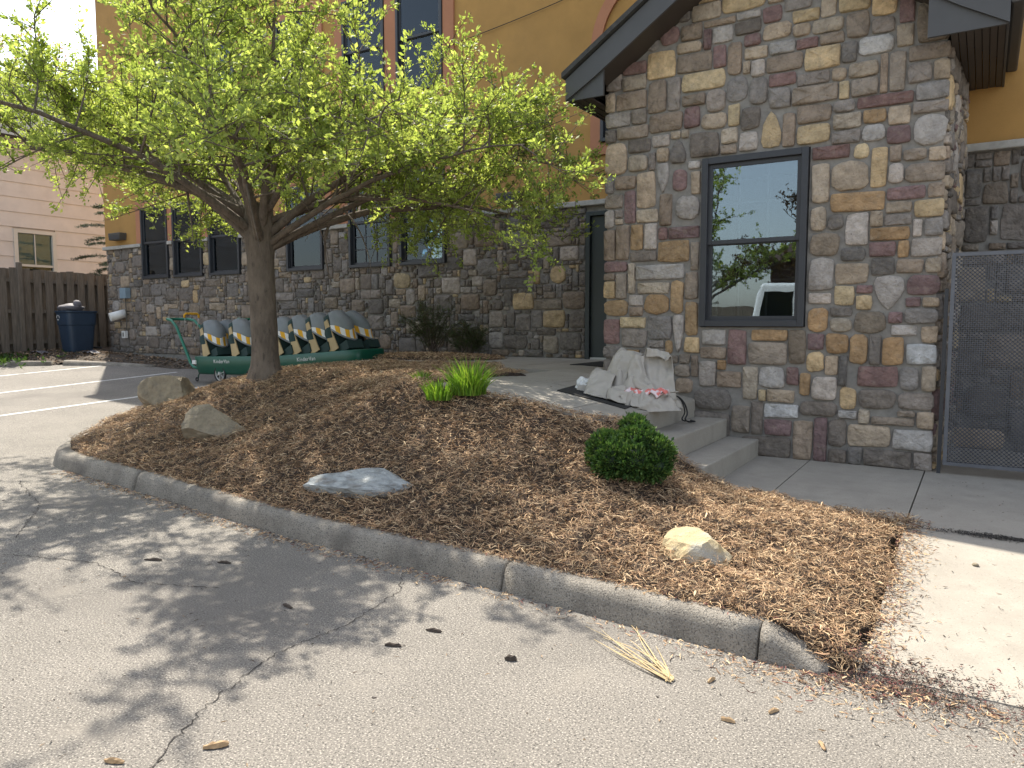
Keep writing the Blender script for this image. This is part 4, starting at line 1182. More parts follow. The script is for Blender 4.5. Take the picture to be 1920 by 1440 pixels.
def globe_shrub(x, y, z):
    t = thing("globe_shrub", (x, y, z), "round dark green arborvitae shrub in front of the concrete steps", "shrub")
    rg = np.random.default_rng(9); rn = random.Random(9)
    lobes = [((-.17, -.04, .20), .17), ((.12, .02, .25), .18), ((.02, .14, .36), .13), ((.27, .02, .20), .15), ((-.04, -.16, .14), .16), ((-.27, .03, .12), .12), ((.14, -.14, .15), .16), ((.05, .15, .18), .17), ((.30, -.06, .10), .12), ((-.14, -.14, .08), .12)]
    lobes = [((c[0] * .78, c[1] * .78, c[2] * .82), r_ * .78) for c, r_ in lobes]
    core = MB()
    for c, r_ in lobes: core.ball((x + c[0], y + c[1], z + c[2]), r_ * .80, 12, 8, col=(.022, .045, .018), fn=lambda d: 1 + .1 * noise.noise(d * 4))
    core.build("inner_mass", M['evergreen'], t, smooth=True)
    pts, axs = [], []
    for c, r_ in lobes:
        n = int(46000 * r_ * r_)
        d = rg.normal(0, 1, (n, 3)); d /= np.linalg.norm(d, axis=1)[:, None]
        bump = np.array([.80 + .45 * abs(noise.noise(Vector(v) * 3.6 + Vector(c) * 9)) + rn.uniform(-.08, .06) for v in d])
        p = np.array([x, y, z]) + np.array(c) + d * (r_ * bump)[:, None]
        ok = p[:, 2] > z - .02
        for c2, r2 in lobes:
            if c2 is not c: ok &= np.linalg.norm(p - (np.array([x, y, z]) + np.array(c2)), axis=1) > r2 * .8
        pts.append(p[ok]); axs.append(d[ok] + np.array([0, 0, .45]))
    V, F, C = leaves_np(np.concatenate(pts), np.concatenate(axs), 4, rg, .018, .038, .24, [(.06, .13, .03), (.045, .10, .025), (.09, .17, .04), (.035, .08, .022), (.11, .18, .05)], .55, jitter=.008)
    tag(place("foliage", mesh_np("foliage", V, F, C), M['evergreen'], t), kind="stuff")


globe_shrub(-2.07, 4.78, float(bed(np.array([-2.07]), np.array([4.78]))[0]) - .02)


def open_shrub(x, y, z, h, n, spread, label, seed, dense=26, lean=0):
    t = thing("yew_shrub", (x, y, z), label, "shrub", "open yew shrubs against the stone wall")
    rn = random.Random(seed); rg = np.random.default_rng(seed)
    sb = MB(); pts, axs = [], []
    for k in range(n):
        a = rn.uniform(0, 2 * math.pi); l = rn.uniform(.45, 1.0) * h; sp = rn.uniform(.25, 1) * spread
        e = Vector((x + math.cos(a) * sp + lean * l, y + math.sin(a) * sp * .5 - .03, z + l * rn.uniform(.7, 1)))
        P = bez(Vector((x + rn.uniform(-.08, .08), y + rn.uniform(-.05, .05), z - .05)), Vector((x + math.cos(a) * sp * .35, y + math.sin(a) * sp * .3, z + l * .6)), e, 9)
        sb.tube(P, [.012 * (1 - .8 * i / 8) for i in range(9)], 5, cap=False)
        for q in range(dense):
            tt = rn.uniform(.35, 1); i = min(int(tt * 8), 7); p = P[i].lerp(P[i + 1], tt * 8 - i)
            d = (P[i + 1] - P[i]).normalized() + Vector((rn.gauss(0, .7), rn.gauss(0, .7), rn.gauss(0, .5)))
            e2 = p + d.normalized() * rn.uniform(.04, .16)
            sb.tube([p, e2], [.003, .002], 3, cap=False)
            for w in range(3):
                pts.append(tuple(p.lerp(e2, (w + .5) / 3))); axs.append(tuple(d.normalized()))
    sb.build("stems", M['twig'], t, smooth=True)
    V, F, C = leaves_np(np.array(pts), np.array(axs), 6, rg, .018, .035, .12, [(.07, .11, .035), (.055, .085, .03), (.09, .12, .045), (.11, .10, .045)], .8, jitter=.012)
    tag(place("needles", mesh_np("needles", V, F, C), M['evergreen'], t), kind="stuff")


open_shrub(-7.55, 9.55, .95, 1.0, 24, .62, "open straggly yew shrub with bare lower stems by the stone wall", 31, 26)
open_shrub(-6.85, 9.6, .95, .62, 20, .36, "denser dark green yew shrub growing beside the straggly one", 32, 34)
# mulch under the yews
rg = np.random.default_rng(44); n = 5200
ra = rg.uniform(0, 2 * np.pi, n); rr = np.sqrt(rg.uniform(0, 1, n))
mx_ = -7.2 + np.cos(ra) * rr * 1.25; my_ = 9.15 + np.sin(ra) * rr * .75
mb = MB(); mb.ball((-7.2, 9.15, .94), (1.25, .75, .075), 30, 10, fn=lambda d: 1 + .08 * noise.noise(d * 5))
ms = thing("mulch_patch", (-7.2, 9.15, .93), "low patch of brown mulch under the yew shrubs", "mulch patch"); tag(ms, kind="structure")
mb.build("soil_mound", M['soil'], ms, smooth=True)
V, F, C = shreds(n, rg, np.stack([mx_, my_, .955 + .065 * np.sqrt(np.clip(1 - rr * rr, 0, 1))], -1), .02, .08, .004, .01, .25, PAL, .02)
tag(place("mulch_shreds", mesh_np("mulch_shreds", V, F, C), M['mulch'], ms), kind="stuff")


# ---------------------------------------------------------------- rocks
def rock(x, y, z, s, material, label, seed, rot=0, cuts=9, sub=3, sink=.25):
    rn = random.Random(seed)
    b = bmesh.new(); bmesh.ops.create_icosphere(b, subdivisions=4, radius=1)
    for k in range(cuts):
        n = Vector((rn.gauss(0, 1), rn.gauss(0, 1), rn.gauss(.2, .9))).normalized(); d = rn.uniform(.52, .80)
        for v in b.verts:
            e = v.co.dot(n) - d
            if e > 0: v.co -= n * e
    for v in b.verts:
        c = v.co.copy()
        v.co += c.normalized() * (.06 * noise.noise(c * 3 + Vector((seed, 0, 0))) + .03 * noise.noise(c * 8))
        v.co = Vector((v.co.x * s[0], v.co.y * s[1], v.co.z * s[2]))
    b.transform(Matrix.Rotation(rot, 4, 'Z'))
    b.transform(Matrix.Translation(Vector((x, y, z + s[2] * (1 - 2 * sink) * .5))))
    me = bpy.data.meshes.new("rock"); b.to_mesh(me); b.free()
    o = place("boulder", me, material, base=(x, y, z), smooth=False)
    m = o.modifiers.new("smooth", 'SUBSURF'); m.levels = m.render_levels = 0
    return tag(o, label, "rock", "boulders in the mulch bed")


def bz(x, y): return float(bed(np.array([x]), np.array([y]))[0])


rock(-8.25, 5.35, bz(-8.25, 5.35) - .02, (.40, .26, .30), M['rock_tan'], "blocky tan sandstone boulder at the bed's edge by the parking lot", 3, .3)
rock(-6.15, 4.42, bz(-6.15, 4.42) - .02, (.40, .20, .24), M['rock_tan'], "wedge shaped tan boulder half sunk in mulch below the tree", 12, .55)
rock(-3.78, 4.04, bz(-3.78, 4.04) - .05, (.50, .20, .13), M['rock_blue'], "flat blue-grey rock lying in the middle of the mulch slope", 7, .45, 7)
rock(-1.30, 3.98, bz(-1.30, 3.98) - .02, (.26, .17, .15), M['rock_gold'], "golden angular sandstone rock in the sunlit mulch near the kerb", 5, .1, 10)


# ---------------------------------------------------------------- mats and pile of cloth on the landing
def floor_mat(x0, x1, y0, y1, skew, label):
    mb = MB(); P = []
    for i in range(9):
        u = i / 8
        P.append([(x0 + (x1 - x0) * u + skew * v, y0 + (y1 - y0) * v, float(walk(x0 + (x1 - x0) * u + skew * v)) + .009) for v in np.linspace(0, 1, 5)])
    mb.grid(P)
    o = mb.build("door_mat", M['mat'], base=((x0 + x1) / 2, y0, .95))
    m = o.modifiers.new("thick", 'SOLIDIFY'); m.thickness = .008; m.offset = 1
    return tag(o, label, "mat", "black rubber mats on the landing")


floor_mat(-4.50, -3.7, 8.55, 9.45, 0, "black rubber mat lying right at the dark green door")
floor_mat(-3.30, -2.62, 6.02, 7.05, -.12, "black rubber mat partly under the heap of canvas")

px_, py_ = -2.80, 6.62
pile = thing("canvas_heap", (px_, py_, float(walk(px_))), "crumpled heap of beige canvas tarp dumped at the top of the steps", "tarp")


rnp = random.Random(77)
FOLDS = [((-.06, .05), (.05, .08), (.14, .06), .20, .22, .30, .26), ((-.30, .02), (-.16, .10), (.02, .12), .16, .18, .30, .28)]
for k in range(60):
    a = rnp.uniform(0, 6.28); r_ = rnp.uniform(.02, .30); c = (math.cos(a) * r_ * 1.2, math.sin(a) * r_)
    d = rnp.uniform(0, 6.28); l = rnp.uniform(.10, .26); top = .24 * max(0, 1 - (r_ / .42) ** 1.3) + .04
    FOLDS.append((c, (c[0] + math.cos(d) * l * .5 + rnp.uniform(-.05, .05), c[1] + math.sin(d) * l * .5), (c[0] + math.cos(d + .5) * l, c[1] + math.sin(d + .5) * l), rnp.uniform(.045, .085), top + rnp.uniform(0, .07), top * .75 + .04, max(.03, top * .4)))
NXg, NYg = 120, 100
UU, VV = np.meshgrid(np.linspace(-.52, .50, NXg), np.linspace(-.46, .46, NYg), indexing='ij')
wu = UU + .025 * np.sin(9 * VV + 4 * UU) + .012 * np.sin(23 * VV + 11 * UU); wv = VV + .025 * np.sin(8 * UU + 1.3) + .012 * np.sin(21 * UU - 9 * VV)
acc = np.zeros_like(UU)
for (p0, p1, p2, r_, h0, h1, h2) in FOLDS:
    best = np.full_like(UU, -1.0)
    for t_ in np.linspace(0, 1, 14):
        x_ = p0[0] * (1 - t_) ** 2 + p1[0] * 2 * t_ * (1 - t_) + p2[0] * t_ * t_; y_ = p0[1] * (1 - t_) ** 2 + p1[1] * 2 * t_ * (1 - t_) + p2[1] * t_ * t_
        h_ = h0 * (1 - t_) ** 2 + h1 * 2 * t_ * (1 - t_) + h2 * t_ * t_
        best = np.maximum(best, h_ - 2.1 * (np.sqrt((wu - x_) ** 2 + (wv - y_) ** 2 + .012 ** 2) - .012) * (.07 / r_) ** .4)
    acc = np.maximum(acc, best)
gw = np.where(px_ + UU < -2.5, np.interp(px_ + UU, WX, WZ), .71)
Vp = np.stack([px_ + UU + .10 * acc, py_ + VV, gw + np.maximum(acc, .004)], -1).reshape(-1, 3)
fl = [(i * NYg + j, (i + 1) * NYg + j, (i + 1) * NYg + j + 1, i * NYg + j + 1) for i in range(NXg - 1) for j in range(NYg - 1) if acc[i, j] > .01 or acc[i + 1, j + 1] > .01]
place("tarp", mesh_np("tarp", Vp, np.array(fl)), M['tarp'], pile, smooth=True)


def bern(n, t):
    return [math.comb(n, i) * t ** i * (1 - t) ** (n - i) for i in range(n + 1)]


def cloth_patch(rows, wr_=.010, sd=0.0, n=40):
    wr_ *= 2.3
    """Bezier sheet; rows = [(z, (x, y), (x, y) ...)] in the heap's own frame"""
    P = []
    for i in range(n + 1):
        bi = bern(len(rows) - 1, i / n); row = []
        for j in range(n + 1):
            p = Vector((0, 0, 0))
            for r_, b_ in zip(rows, bi):
                bj = bern(len(r_) - 2, j / n)
                for q, c_ in zip(r_[1:], bj): p += Vector((q[0], q[1], r_[0])) * (b_ * c_)
            p = Vector((p.x * .92 + .05, p.y, p.z * .84))
            k = Vector((p.x * 8 + sd, p.y * 8, p.z * 3.5))
            w = wr_ * (1 - 2 * abs(noise.noise(k))) + wr_ * .6 * noise.noise(k * 2.3)
            gz_ = float(walk(px_ + p.x)) if px_ + p.x < -2.5 else .70
            row.append((px_ + p.x + w * .6, py_ + p.y - w, gz_ + max(p.z + w * .5, .004)))
        P.append(row)
    g = MB(); g.grid(P); o = g.build("tarp_fold", M['tarp'], pile, smooth=True)
    m = o.modifiers.new("thick", 'SOLIDIFY'); m.thickness = .007
    return o


cloth_patch([(.10, (-.04, -.08), (.10, -.26), (.26, -.26), (.42, -.02)), (.30, (.02, .0), (.10, -.10), (.20, .06), (.36, .04)), (.52, (.02, .06), (.10, .16), (.24, .20), (.32, .06)), (.68, (.06, .08), (.15, .22), (.26, .22), (.34, .08)), (.52, (.10, -.04), (.17, .06), (.24, .06), (.32, -.04))], .013, 1)
cloth_patch([(.02, (-.40, -.10), (-.30, -.30), (-.12, -.30), (.0, -.18)), (.26, (-.34, .0), (-.30, -.20), (-.12, -.10), (.0, -.08)), (.58, (-.28, .06), (-.20, -.10), (-.10, -.02), (-.02, -.02)), (.50, (-.24, .18), (-.16, .12), (-.06, .12), (.02, .12))], .012, 3)
cloth_patch([(.50, (-.08, .02), (.0, -.06), (.05, .02)), (.24, (-.10, -.16), (.02, -.26), (.10, -.14)), (.12, (.0, -.26), (.14, -.38), (.26, -.22)), (.20, (.20, -.22), (.34, -.26), (.46, -.06))], .012, 5)
cloth_patch([(.24, (-.44, -.04), (-.30, -.12), (-.18, -.10)), (.26, (-.44, -.24), (-.30, -.32), (-.16, -.26)), (.04, (-.40, -.34), (-.26, -.42), (-.14, -.38)), (.01, (-.38, -.46), (-.26, -.50), (-.12, -.46))], .010, 7)
cloth_patch([(.16, (.06, -.20), (.2, -.28), (.36, -.10)), (.08, (.08, -.36), (.26, -.40), (.46, -.16)), (.0, (.10, -.42), (.30, -.46), (.52, -.16))], .014, 9)
cloth_patch([(.30, (-.36, .10), (-.28, .02), (-.18, .10)), (.48, (-.34, .12), (-.26, .04), (-.16, .14)), (.36, (-.38, .20), (-.28, .2), (-.16, .22))], .012, 11)
cloth_patch([(.10, (-.14, -.30), (-.04, -.36), (.06, -.30)), (.16, (-.14, -.40), (-.04, -.44), (.06, -.40)), (.02, (-.12, -.46), (-.02, -.52), (.08, -.46))], .010, 13)


def flap(path, widths, curl, name="tarp_fold", material=None, n=9):
    """open trough-like fold of stiff cloth following a path"""
    g = MB(); P = []
    path = [Vector(p) for p in path]
    for i, p in enumerate(path):
        d = (path[min(i + 1, len(path) - 1)] - path[max(i - 1, 0)]).normalized()
        s = d.cross(Vector((0, 0, 1))).normalized(); u = s.cross(d)
        w = widths[i]; row = []
        for k in range(n + 1):
            a = -curl / 2 + curl * k / n
            row.append(p + (s * math.sin(a) + u * (math.cos(a) - 1)) * w + Vector((0, 0, .008 * noise.noise(p * 9 + Vector((k, 0, 0))))))
        P.append(row)
    g.grid(P)
    o = g.build(name, material or M['tarp'], pile, smooth=True)
    m = o.modifiers.new("thick", 'SOLIDIFY'); m.thickness = .006
    m = o.modifiers.new("sub", 'SUBSURF'); m.levels = m.render_levels = 1
    return o


gz = float(walk(px_))
flap([(px_ + .0, py_ - .22, gz + .10), (px_ + .02, py_ - .32, gz + .075), (px_ + .05, py_ - .44, gz + .05)], [.06, .055, .05], 5.2)
mb = MB(); mb.ball((px_ - .40, py_ - .24, gz + .10), (.085, .07, .095), 18, 14, fn=lambda d: 1 + .28 * noise.noise(d * 2.6 + Vector((3, 1, 0))))
o = mb.build("plastic_bag", M['white'], base=(px_ - .34, py_ - .2, gz)); tag(o, "crumpled white plastic bag tucked against the canvas heap", "bag")
mb = MB(); P = []
for i in range(15):
    u = i / 14
    P.append([(px_ + .06 + .36 * u, py_ - .30 + .10 * u + .10 * (v - .5) + .02 * noise.noise(Vector((u * 6, v * 3, 1))), gz + .07 + .035 * math.sin(v * math.pi) + .05 * noise.noise(Vector((u * 7, v * 5, 4)))) for v in np.linspace(0, 1, 8)])
mb.grid(P); o = mb.build("cloth", M['pink'], base=(px_ + .2, py_ - .25, gz), smooth=True)
m = o.modifiers.new("thick", 'SOLIDIFY'); m.thickness = .012
tag(o, "pink and white patterned cloth lying on the beige canvas", "cloth")
mb = MB(); pts = [(-2.56, 6.80, .80), (-2.46, 6.86, .80), (-2.40, 6.90, .74), (-2.37, 6.92, .64), (-2.375, 6.88, .58), (-2.36, 6.93, .552), (-2.32, 6.97, .552), (-2.30, 6.93, .56), (-2.33, 6.88, .575)]
pts = [Vector(p) for p in pts]; fine = []
for i in range(len(pts) - 1):
    p0, p1, p2, p3 = [pts[min(max(i + k, 0), len(pts) - 1)] for k in (-1, 0, 1, 2)]
    for t_ in np.linspace(0, 1, 6)[:-1]:
        fine.append(.5 * ((2 * p1) + (p2 - p0) * t_ + (2 * p0 - 5 * p1 + 4 * p2 - p3) * t_ * t_ + (3 * p1 - p0 - 3 * p2 + p3) * t_ ** 3))
mb.tube(fine, .008, 6); mb.tube([p + Vector((-.03, .012 + .02 * math.sin(i * .2), .004)) for i, p in enumerate(fine[:-14])], .007, 6)
o = mb.build("bungee_cord", M['cord'], base=(-2.4, 6.9, .55), smooth=True); tag(o, "black bungee cord hanging from the canvas over the step", "cord")


# ---------------------------------------------------------------- strollers
def text_mesh(body, size, name, material, parent, M4):
    cu = bpy.data.curves.new("txt", 'FONT'); cu.body = body; cu.size = size; cu.extrude = .001; cu.align_x = 'CENTER'; cu.space_character = 1.12
    to = bpy.data.objects.new("txt", cu); COL.objects.link(to)
    dg = bpy.context.evaluated_depsgraph_get(); me = bpy.data.meshes.new_from_object(to.evaluated_get(dg))
    bpy.data.objects.remove(to); me.transform(M4)
    me.materials.clear(); me.materials.append(material)
    o = bpy.data.objects.new(name, me); COL.objects.link(o); o.parent = parent
    return o


def stroller(loc, L, rows, pitch, label, bodyh=.27):
    """local frame: x along the length (handle at -x), y across, z up; near side is -y"""
    t = thing("stroller", loc, label, "stroller", "green multi-seat strollers beside the building")
    t.rotation_euler = (0, -pitch, 0)
    OFF[t.name] = Vector((0, 0, 0))                        # children are built in local coordinates
    W = .36
    # tub: rounded plan, tapered, hollow on top
    P = []
    prof = [(.86, .14), (.93, .17), (1.0, .17 + bodyh * .55), (1.02, .17 + bodyh), (.985, .185 + bodyh), (.95, .17 + bodyh), (.9, .17 + bodyh * .6)]
    n = 44
    def plan(a, k):
        c, s = math.cos(a), math.sin(a)
        e = .26
        return (math.copysign(abs(c) ** e, c) * L / 2 * (1 - (1 - k) * .45), math.copysign(abs(s) ** (e * 1.2), s) * W * k)
    mb = MB()
    for k, z in prof:
        P.append([(*plan(2 * math.pi * i / n, k), z + (.05 * max(0, -plan(2 * math.pi * i / n, 1)[0] / L * 2 - .75) if False else 0)) for i in range(n + 1)])
    mb.grid(P); mb.f.append(tuple(range(n)))
    mb.f.append(tuple((len(prof) - 1) * (n + 1) + i for i in range(n))[::-1])
    mb.build("tub", M['vangreen'], t, smooth=True, recalc=True)
    text_mesh("KinderVan", .088, "lettering", M['whitefab'], t, Matrix.Translation((-.05 * L, -W * 1.012, .17 + bodyh * .62)) @ Matrix.Rotation(R(90), 4, 'X'))
    mb = MB(); mb.box(-L / 2 + .03, -L / 2 + .13, -W * .98 - .012, -W * .9, .17 + bodyh * .55, .17 + bodyh * .80); mb.build("sticker", M['whitefab'], t)
    # wheels
    def wheel(x, y, r_, spokes, nm="wheel"):
        w = MB(); w.tube([(x, y - .022, r_), (x, y - .018, r_), (x, y + .018, r_), (x, y + .022, r_)], [r_ * .93, r_, r_, r_ * .93], 24)
        w2 = MB(); w2.tube([(x + math.cos(a) * (r_ - .02), y, r_ + math.sin(a) * (r_ - .02)) for a in np.linspace(0, 2 * math.pi, 25)[:-1]], .02, 8, closed=True)
        wo = w2.build(nm, M['rubber'], t, smooth=True)
        rb = MB(); rb.tube([(x + math.cos(a) * (r_ - .042), y, r_ + math.sin(a) * (r_ - .042)) for a in np.linspace(0, 2 * math.pi, 25)[:-1]], .011, 6, closed=True)
        rb.tube([(x, y - .03, r_), (x, y + .03, r_)], .026, 10)
        for s_ in range(spokes):
            a = 2 * math.pi * s_ / spokes + .3
            rb.tube([(x, y, r_), (x + math.cos(a) * (r_ - .04), y, r_ + math.sin(a) * (r_ - .04))], .010, 5)
        rb.build("rim", M['rim'], wo, smooth=True)
    for sy in (-1, 1):
        wheel(-L * .10, sy * (W - .03), .155, 6); wheel(L * .33, sy * (W - .03), .12, 6)
    for sy in (-.22, .22):
        w = MB(); w.tube([(-L / 2 - .06 + math.cos(a) * .03, sy, .042 + math.sin(a) * .03) for a in np.linspace(0, 2 * math.pi, 15)[:-1]], .012, 6, closed=True)
        co = w.build("caster", M['rubber'], t, smooth=True)
        w = MB(); w.tube([(-L / 2 - .06, sy + .02, .05), (-L / 2 - .04, sy + .02, .12), (-L / 2 + .06, sy, .17)], .010, 6); w.build("caster_fork", M['vangreen'], co)
    # push handle: one bent loop
    hx = -L / 2
    loop = []
    for sy in (-1, 1):
        leg = [(hx + .10, sy * .27, .24), (hx - .06, sy * .27, .26), (hx - .16, sy * .26, .33), (hx - .40, sy * .25, .74), (hx - .55, sy * .24, .98), (hx - .70, sy * .23, 1.10), (hx - .84, sy * .22, 1.13), (hx - .90, sy * .19, 1.13)]
        loop += leg if sy < 0 else leg[::-1]
    mb = MB(); mb.tube(loop, .026, 10); mb.build("push_handle", M['handle_green'], t, smooth=True)
    mb = MB(); mb.tube([(hx - .50, -.12, .92), (hx - .46, -.13, 1.05), (hx - .45, -.13, 1.15)], .006, 6); mb.tube([(hx - .50, .14, .92), (hx - .46, .14, 1.05), (hx - .45, .14, 1.15)], .006, 6)
    br = mb.build("brake_bar", M['rim'], t, smooth=True)
    mb = MB(); mb.tube([(hx - .45, -.14, 1.14), (hx - .45, -.14, 1.19), (hx - .45, -.11, 1.215), (hx - .45, .12, 1.215), (hx - .45, .15, 1.19), (hx - .45, .15, 1.14)], .02, 8)
    mb.build("brake_grip", M['yellow'], br, smooth=True)
    # seats: tilted rounded shells with folded canopy
    for k in range(rows):
        cx = -L * .40 + (k + .45) * (L * .84 / rows)
        for sy in (-1, 1):
            cy = sy * .18; z0 = .17 + bodyh + .02
            A = Matrix.Translation((cx, cy, z0)) @ Matrix.Rotation(R(sy * 8), 4, 'Z') @ Matrix.Rotation(R(-20), 4, 'Y') @ Matrix.Diagonal((1.35, 1.10, 1.36, 1))
            def put(mb_, nm, m_, par=t, smooth=True):
                mb_.v = [tuple(A @ Vector(v)) for v in mb_.v]
                return mb_.build(nm, m_, par, smooth=smooth, recalc=True)
            g = MB()                                        # back shell
            P = []
            for j in range(13):
                u = j / 12; z = .46 * u
                w = .155 * (1 - .30 * max(0, u - .6) / .4 - .25 * max(0, .2 - u) / .2)
                P.append([(-.13 - .03 * math.sin(u * 3) , -w, z), (-.17 - .03 * u, 0, z + .01), (-.13 - .03 * math.sin(u * 3), w, z), (-.03, w * 1.02, z), (-.02, 0, z), (-.03, -w * 1.02, z), (-.13 - .03 * math.sin(u * 3), -w, z)])
            g.grid(P); g.f += [tuple(range(6)), tuple(12 * 7 + i for i in range(6))]
            seat = put(g, "seat", M['darkfabric'])
            for s2 in (-1, 1):                              # side wings in tan canvas
                g = MB(); g.hexa([(-.15, s2 * .155, .02), (.02, s2 * .155, .02), (.02, s2 * .17, .02), (-.15, s2 * .17, .02)], [(-.12, s2 * .125, .40), (-.05, s2 * .13, .40), (-.05, s2 * .145, .40), (-.12, s2 * .14, .40)])
                put(g, "side_wing", M['tanfabric'], seat, False)
            # canopy bulging to +x, near-side skewed: grey top part and striped lower part
            def bulge(u, v):
                a = -1.45 + 2.9 * v
                r_ = .20 * math.sin(min(1, .25 + u * .95) * math.pi * .62)
                return (-.05 + .02 + r_ * math.cos(a) * 1.05 + .004 * math.sin(9 * v + 6 * u), .165 * math.sin(a) * (1 - .25 * (1 - u) ** 2), -.0 + .46 - .44 * u * (.50 + .50 * math.sin(math.pi * min(max(v, 0), 1))) + .012 * math.sin(14 * v + u * 9) * math.sin(u * math.pi))
            g = MB(); g.grid([[bulge(u, v) for v in np.linspace(0, 1, 17)] for u in np.linspace(-.02, .64, 9)]); put(g, "canopy", M['silver'], seat)
            for q in range(10):
                g = MB(); g.grid([[bulge(u, v) for v in np.linspace(q / 10, (q + 1) / 10, 4)] for u in np.linspace(.645, .90, 5)])
                put(g, "canopy_stripe", M['yellow' if q % 2 else 'whitefab'], seat)
            g = MB(); g.tube([bulge(.92, v) for v in np.linspace(0, 1, 17)], .012, 6); put(g, "canopy_piping", M['silver'], seat)
            g = MB(); g.box(-.10, .16, -.13, .13, -.04, .06); put(g, "seat_base", M['darkfabric'], seat, False)
    return t


sz = lambda x, y: float(lot(x, y))
stroller((-10.78, 8.42, sz(-10.9, 8.4) + .02), 1.85, 2, R(1.5), "green stroller with two seat rows and its handle toward the fence")
stroller((-8.85, 8.55, sz(-9.0, 8.6) + .0), 1.95, 4, R(4.5), "longer green stroller with four seat rows behind the tree trunk")

# ---------------------------------------------------------------- far corner: planting strip, fence, bin, house
strip_g = thing("planting_strip", (-17, 9.2, .75), "shaded strip of dark soil and leaf litter in front of the fence", "soil strip"); tag(strip_g, kind="structure")
SP = np.array([(-18.9, 4.0), (-18.0, 5.5), (-17.4, 7.6), (-16.6, 8.35), (-15.9, 8.75), (-15.0, 9.1), (-13.2, 9.35), (-13.0, 10.05), (-17.8, 10.05), (-18.0, 13.5), (-22, 13.5), (-22, 4.0)])
xs = np.arange(-22, -12.9, .22); ys = np.arange(4, 13.4, .22)
X3, Y3 = np.meshgrid(xs, ys, indexing='ij'); in3 = inpoly(X3, Y3, SP); e3 = edge_dist(X3, Y3, SP)
Z3 = lot(X3, Y3) + np.where(in3, .02 + .14 * sm(0, .7, e3), -.06) + .03 * np.sin(5 * X3) * np.sin(4 * Y3 + X3)
nn = len(ys); fl = []
for i in range(len(xs) - 1):
    for j in range(len(ys) - 1):
        if in3[i:i + 2, j:j + 2].sum() >= 2: fl.append((i * nn + j, (i + 1) * nn + j, (i + 1) * nn + j + 1, i * nn + j + 1))
place("soil_mound", mesh_np("soil_mound", np.stack([X3, Y3, Z3], -1).reshape(-1, 3), np.array(fl)), M['dirt'], strip_g, smooth=True)
rg = np.random.default_rng(71); n = 9000
lx = rg.uniform(-19.5, -12.9, n); ly = rg.uniform(5, 10, n); k = inpoly(lx, ly, SP); lx, ly = lx[k], ly[k]
lz = lot(lx, ly) + .03 + .14 * sm(0, .7, edge_dist(lx, ly, SP))
V, F, C = shreds(len(lx), rg, np.stack([lx, ly, lz], -1), .03, .09, .01, .03, .3, [(.16, .10, .06), (.22, .15, .09), (.10, .07, .045), (.28, .20, .13)], .03)
tag(place("leaf_litter", mesh_np("leaf_litter", V, F, C), M['mulch'], strip_g), kind="stuff")


def kerb_bit(pts, label):
    t = tag(thing("kerb", (pts[0][0], pts[0][1], float(lot(*pts[0]))), label, "kerb"), kind="structure")
    kerb_piece(t, pts, .13, .10, .2)


kerb_bit([(-18.4, 6.3), (-17.7, 7.2), (-17.2, 7.75), (-16.7, 8.15)], "broken old kerb stub in front of the fence")
kerb_bit([(-16.5, 8.3), (-15.9, 8.62), (-15.2, 8.95), (-14.6, 9.1)], "short pale kerb end at the leaf covered strip")
# low weeds
pts = np.stack([rg.normal(-17.9, .5, 260), rg.normal(7.3, .6, 260), np.full(260, .0)], -1); pts[:, 2] = lot(pts[:, 0], pts[:, 1]) + .12
V, F, C = leaves_np(pts, np.tile([0, 0, 1.], (260, 1)), 6, rg, .05, .12, .2, [(.07, .13, .03), (.05, .10, .03)], .9)
tag(tag(place("weeds", mesh_np("weeds", V, F, C), M['grass'], base=(-17.9, 7.3, .7)), "low green weeds growing along the foot of the fence", "weeds"), kind="stuff")

fence = thing("wooden_fence", (-18.6, 9, .7), "weathered grey-brown board fence with alternating vertical boards", "fence")
rn = random.Random(6)
FY0, FY1 = 5.6, 12.6
y = FY0; i = 0
while y < FY1:
    for side, oy in ((0, 0), (1, .186)):
        x0 = -18.55 if side == 0 else -18.68
        yy = y + oy + rn.uniform(-.012, .012); w = .158 + rn.uniform(-.006, .006); tz = 2.70 + .03 * math.sin(yy) + rn.uniform(-.025, .02); ln = rn.uniform(-.02, .02)
        mb = MB(); bz0 = float(lot(-18.6, min(yy, 10))) + .10
        mb.hexa([(x0, yy, bz0), (x0 + .02, yy, bz0), (x0 + .02, yy + w, bz0), (x0, yy + w, bz0)], [(x0, yy + ln, tz), (x0 + .02, yy + ln, tz), (x0 + .02, yy + w + ln, tz + rn.uniform(-.01, .01)), (x0, yy + w + ln, tz)])
        mb.build("board", M['wood'], fence, recalc=True)
    y += .245; i += 1
for z in (1.02, 1.72, 2.42):
    mb = MB(); mb.box(-18.655, -18.555, FY0, FY1, z, z + .085); mb.build("rail", M['wood'], fence)
for yy in (6.0, 8.42, 10.85):
    mb = MB(); mb.box(-18.545, -18.445, yy, yy + .1, .6, 2.86); mb.build("post", M['wood'], fence, bevel=.01)

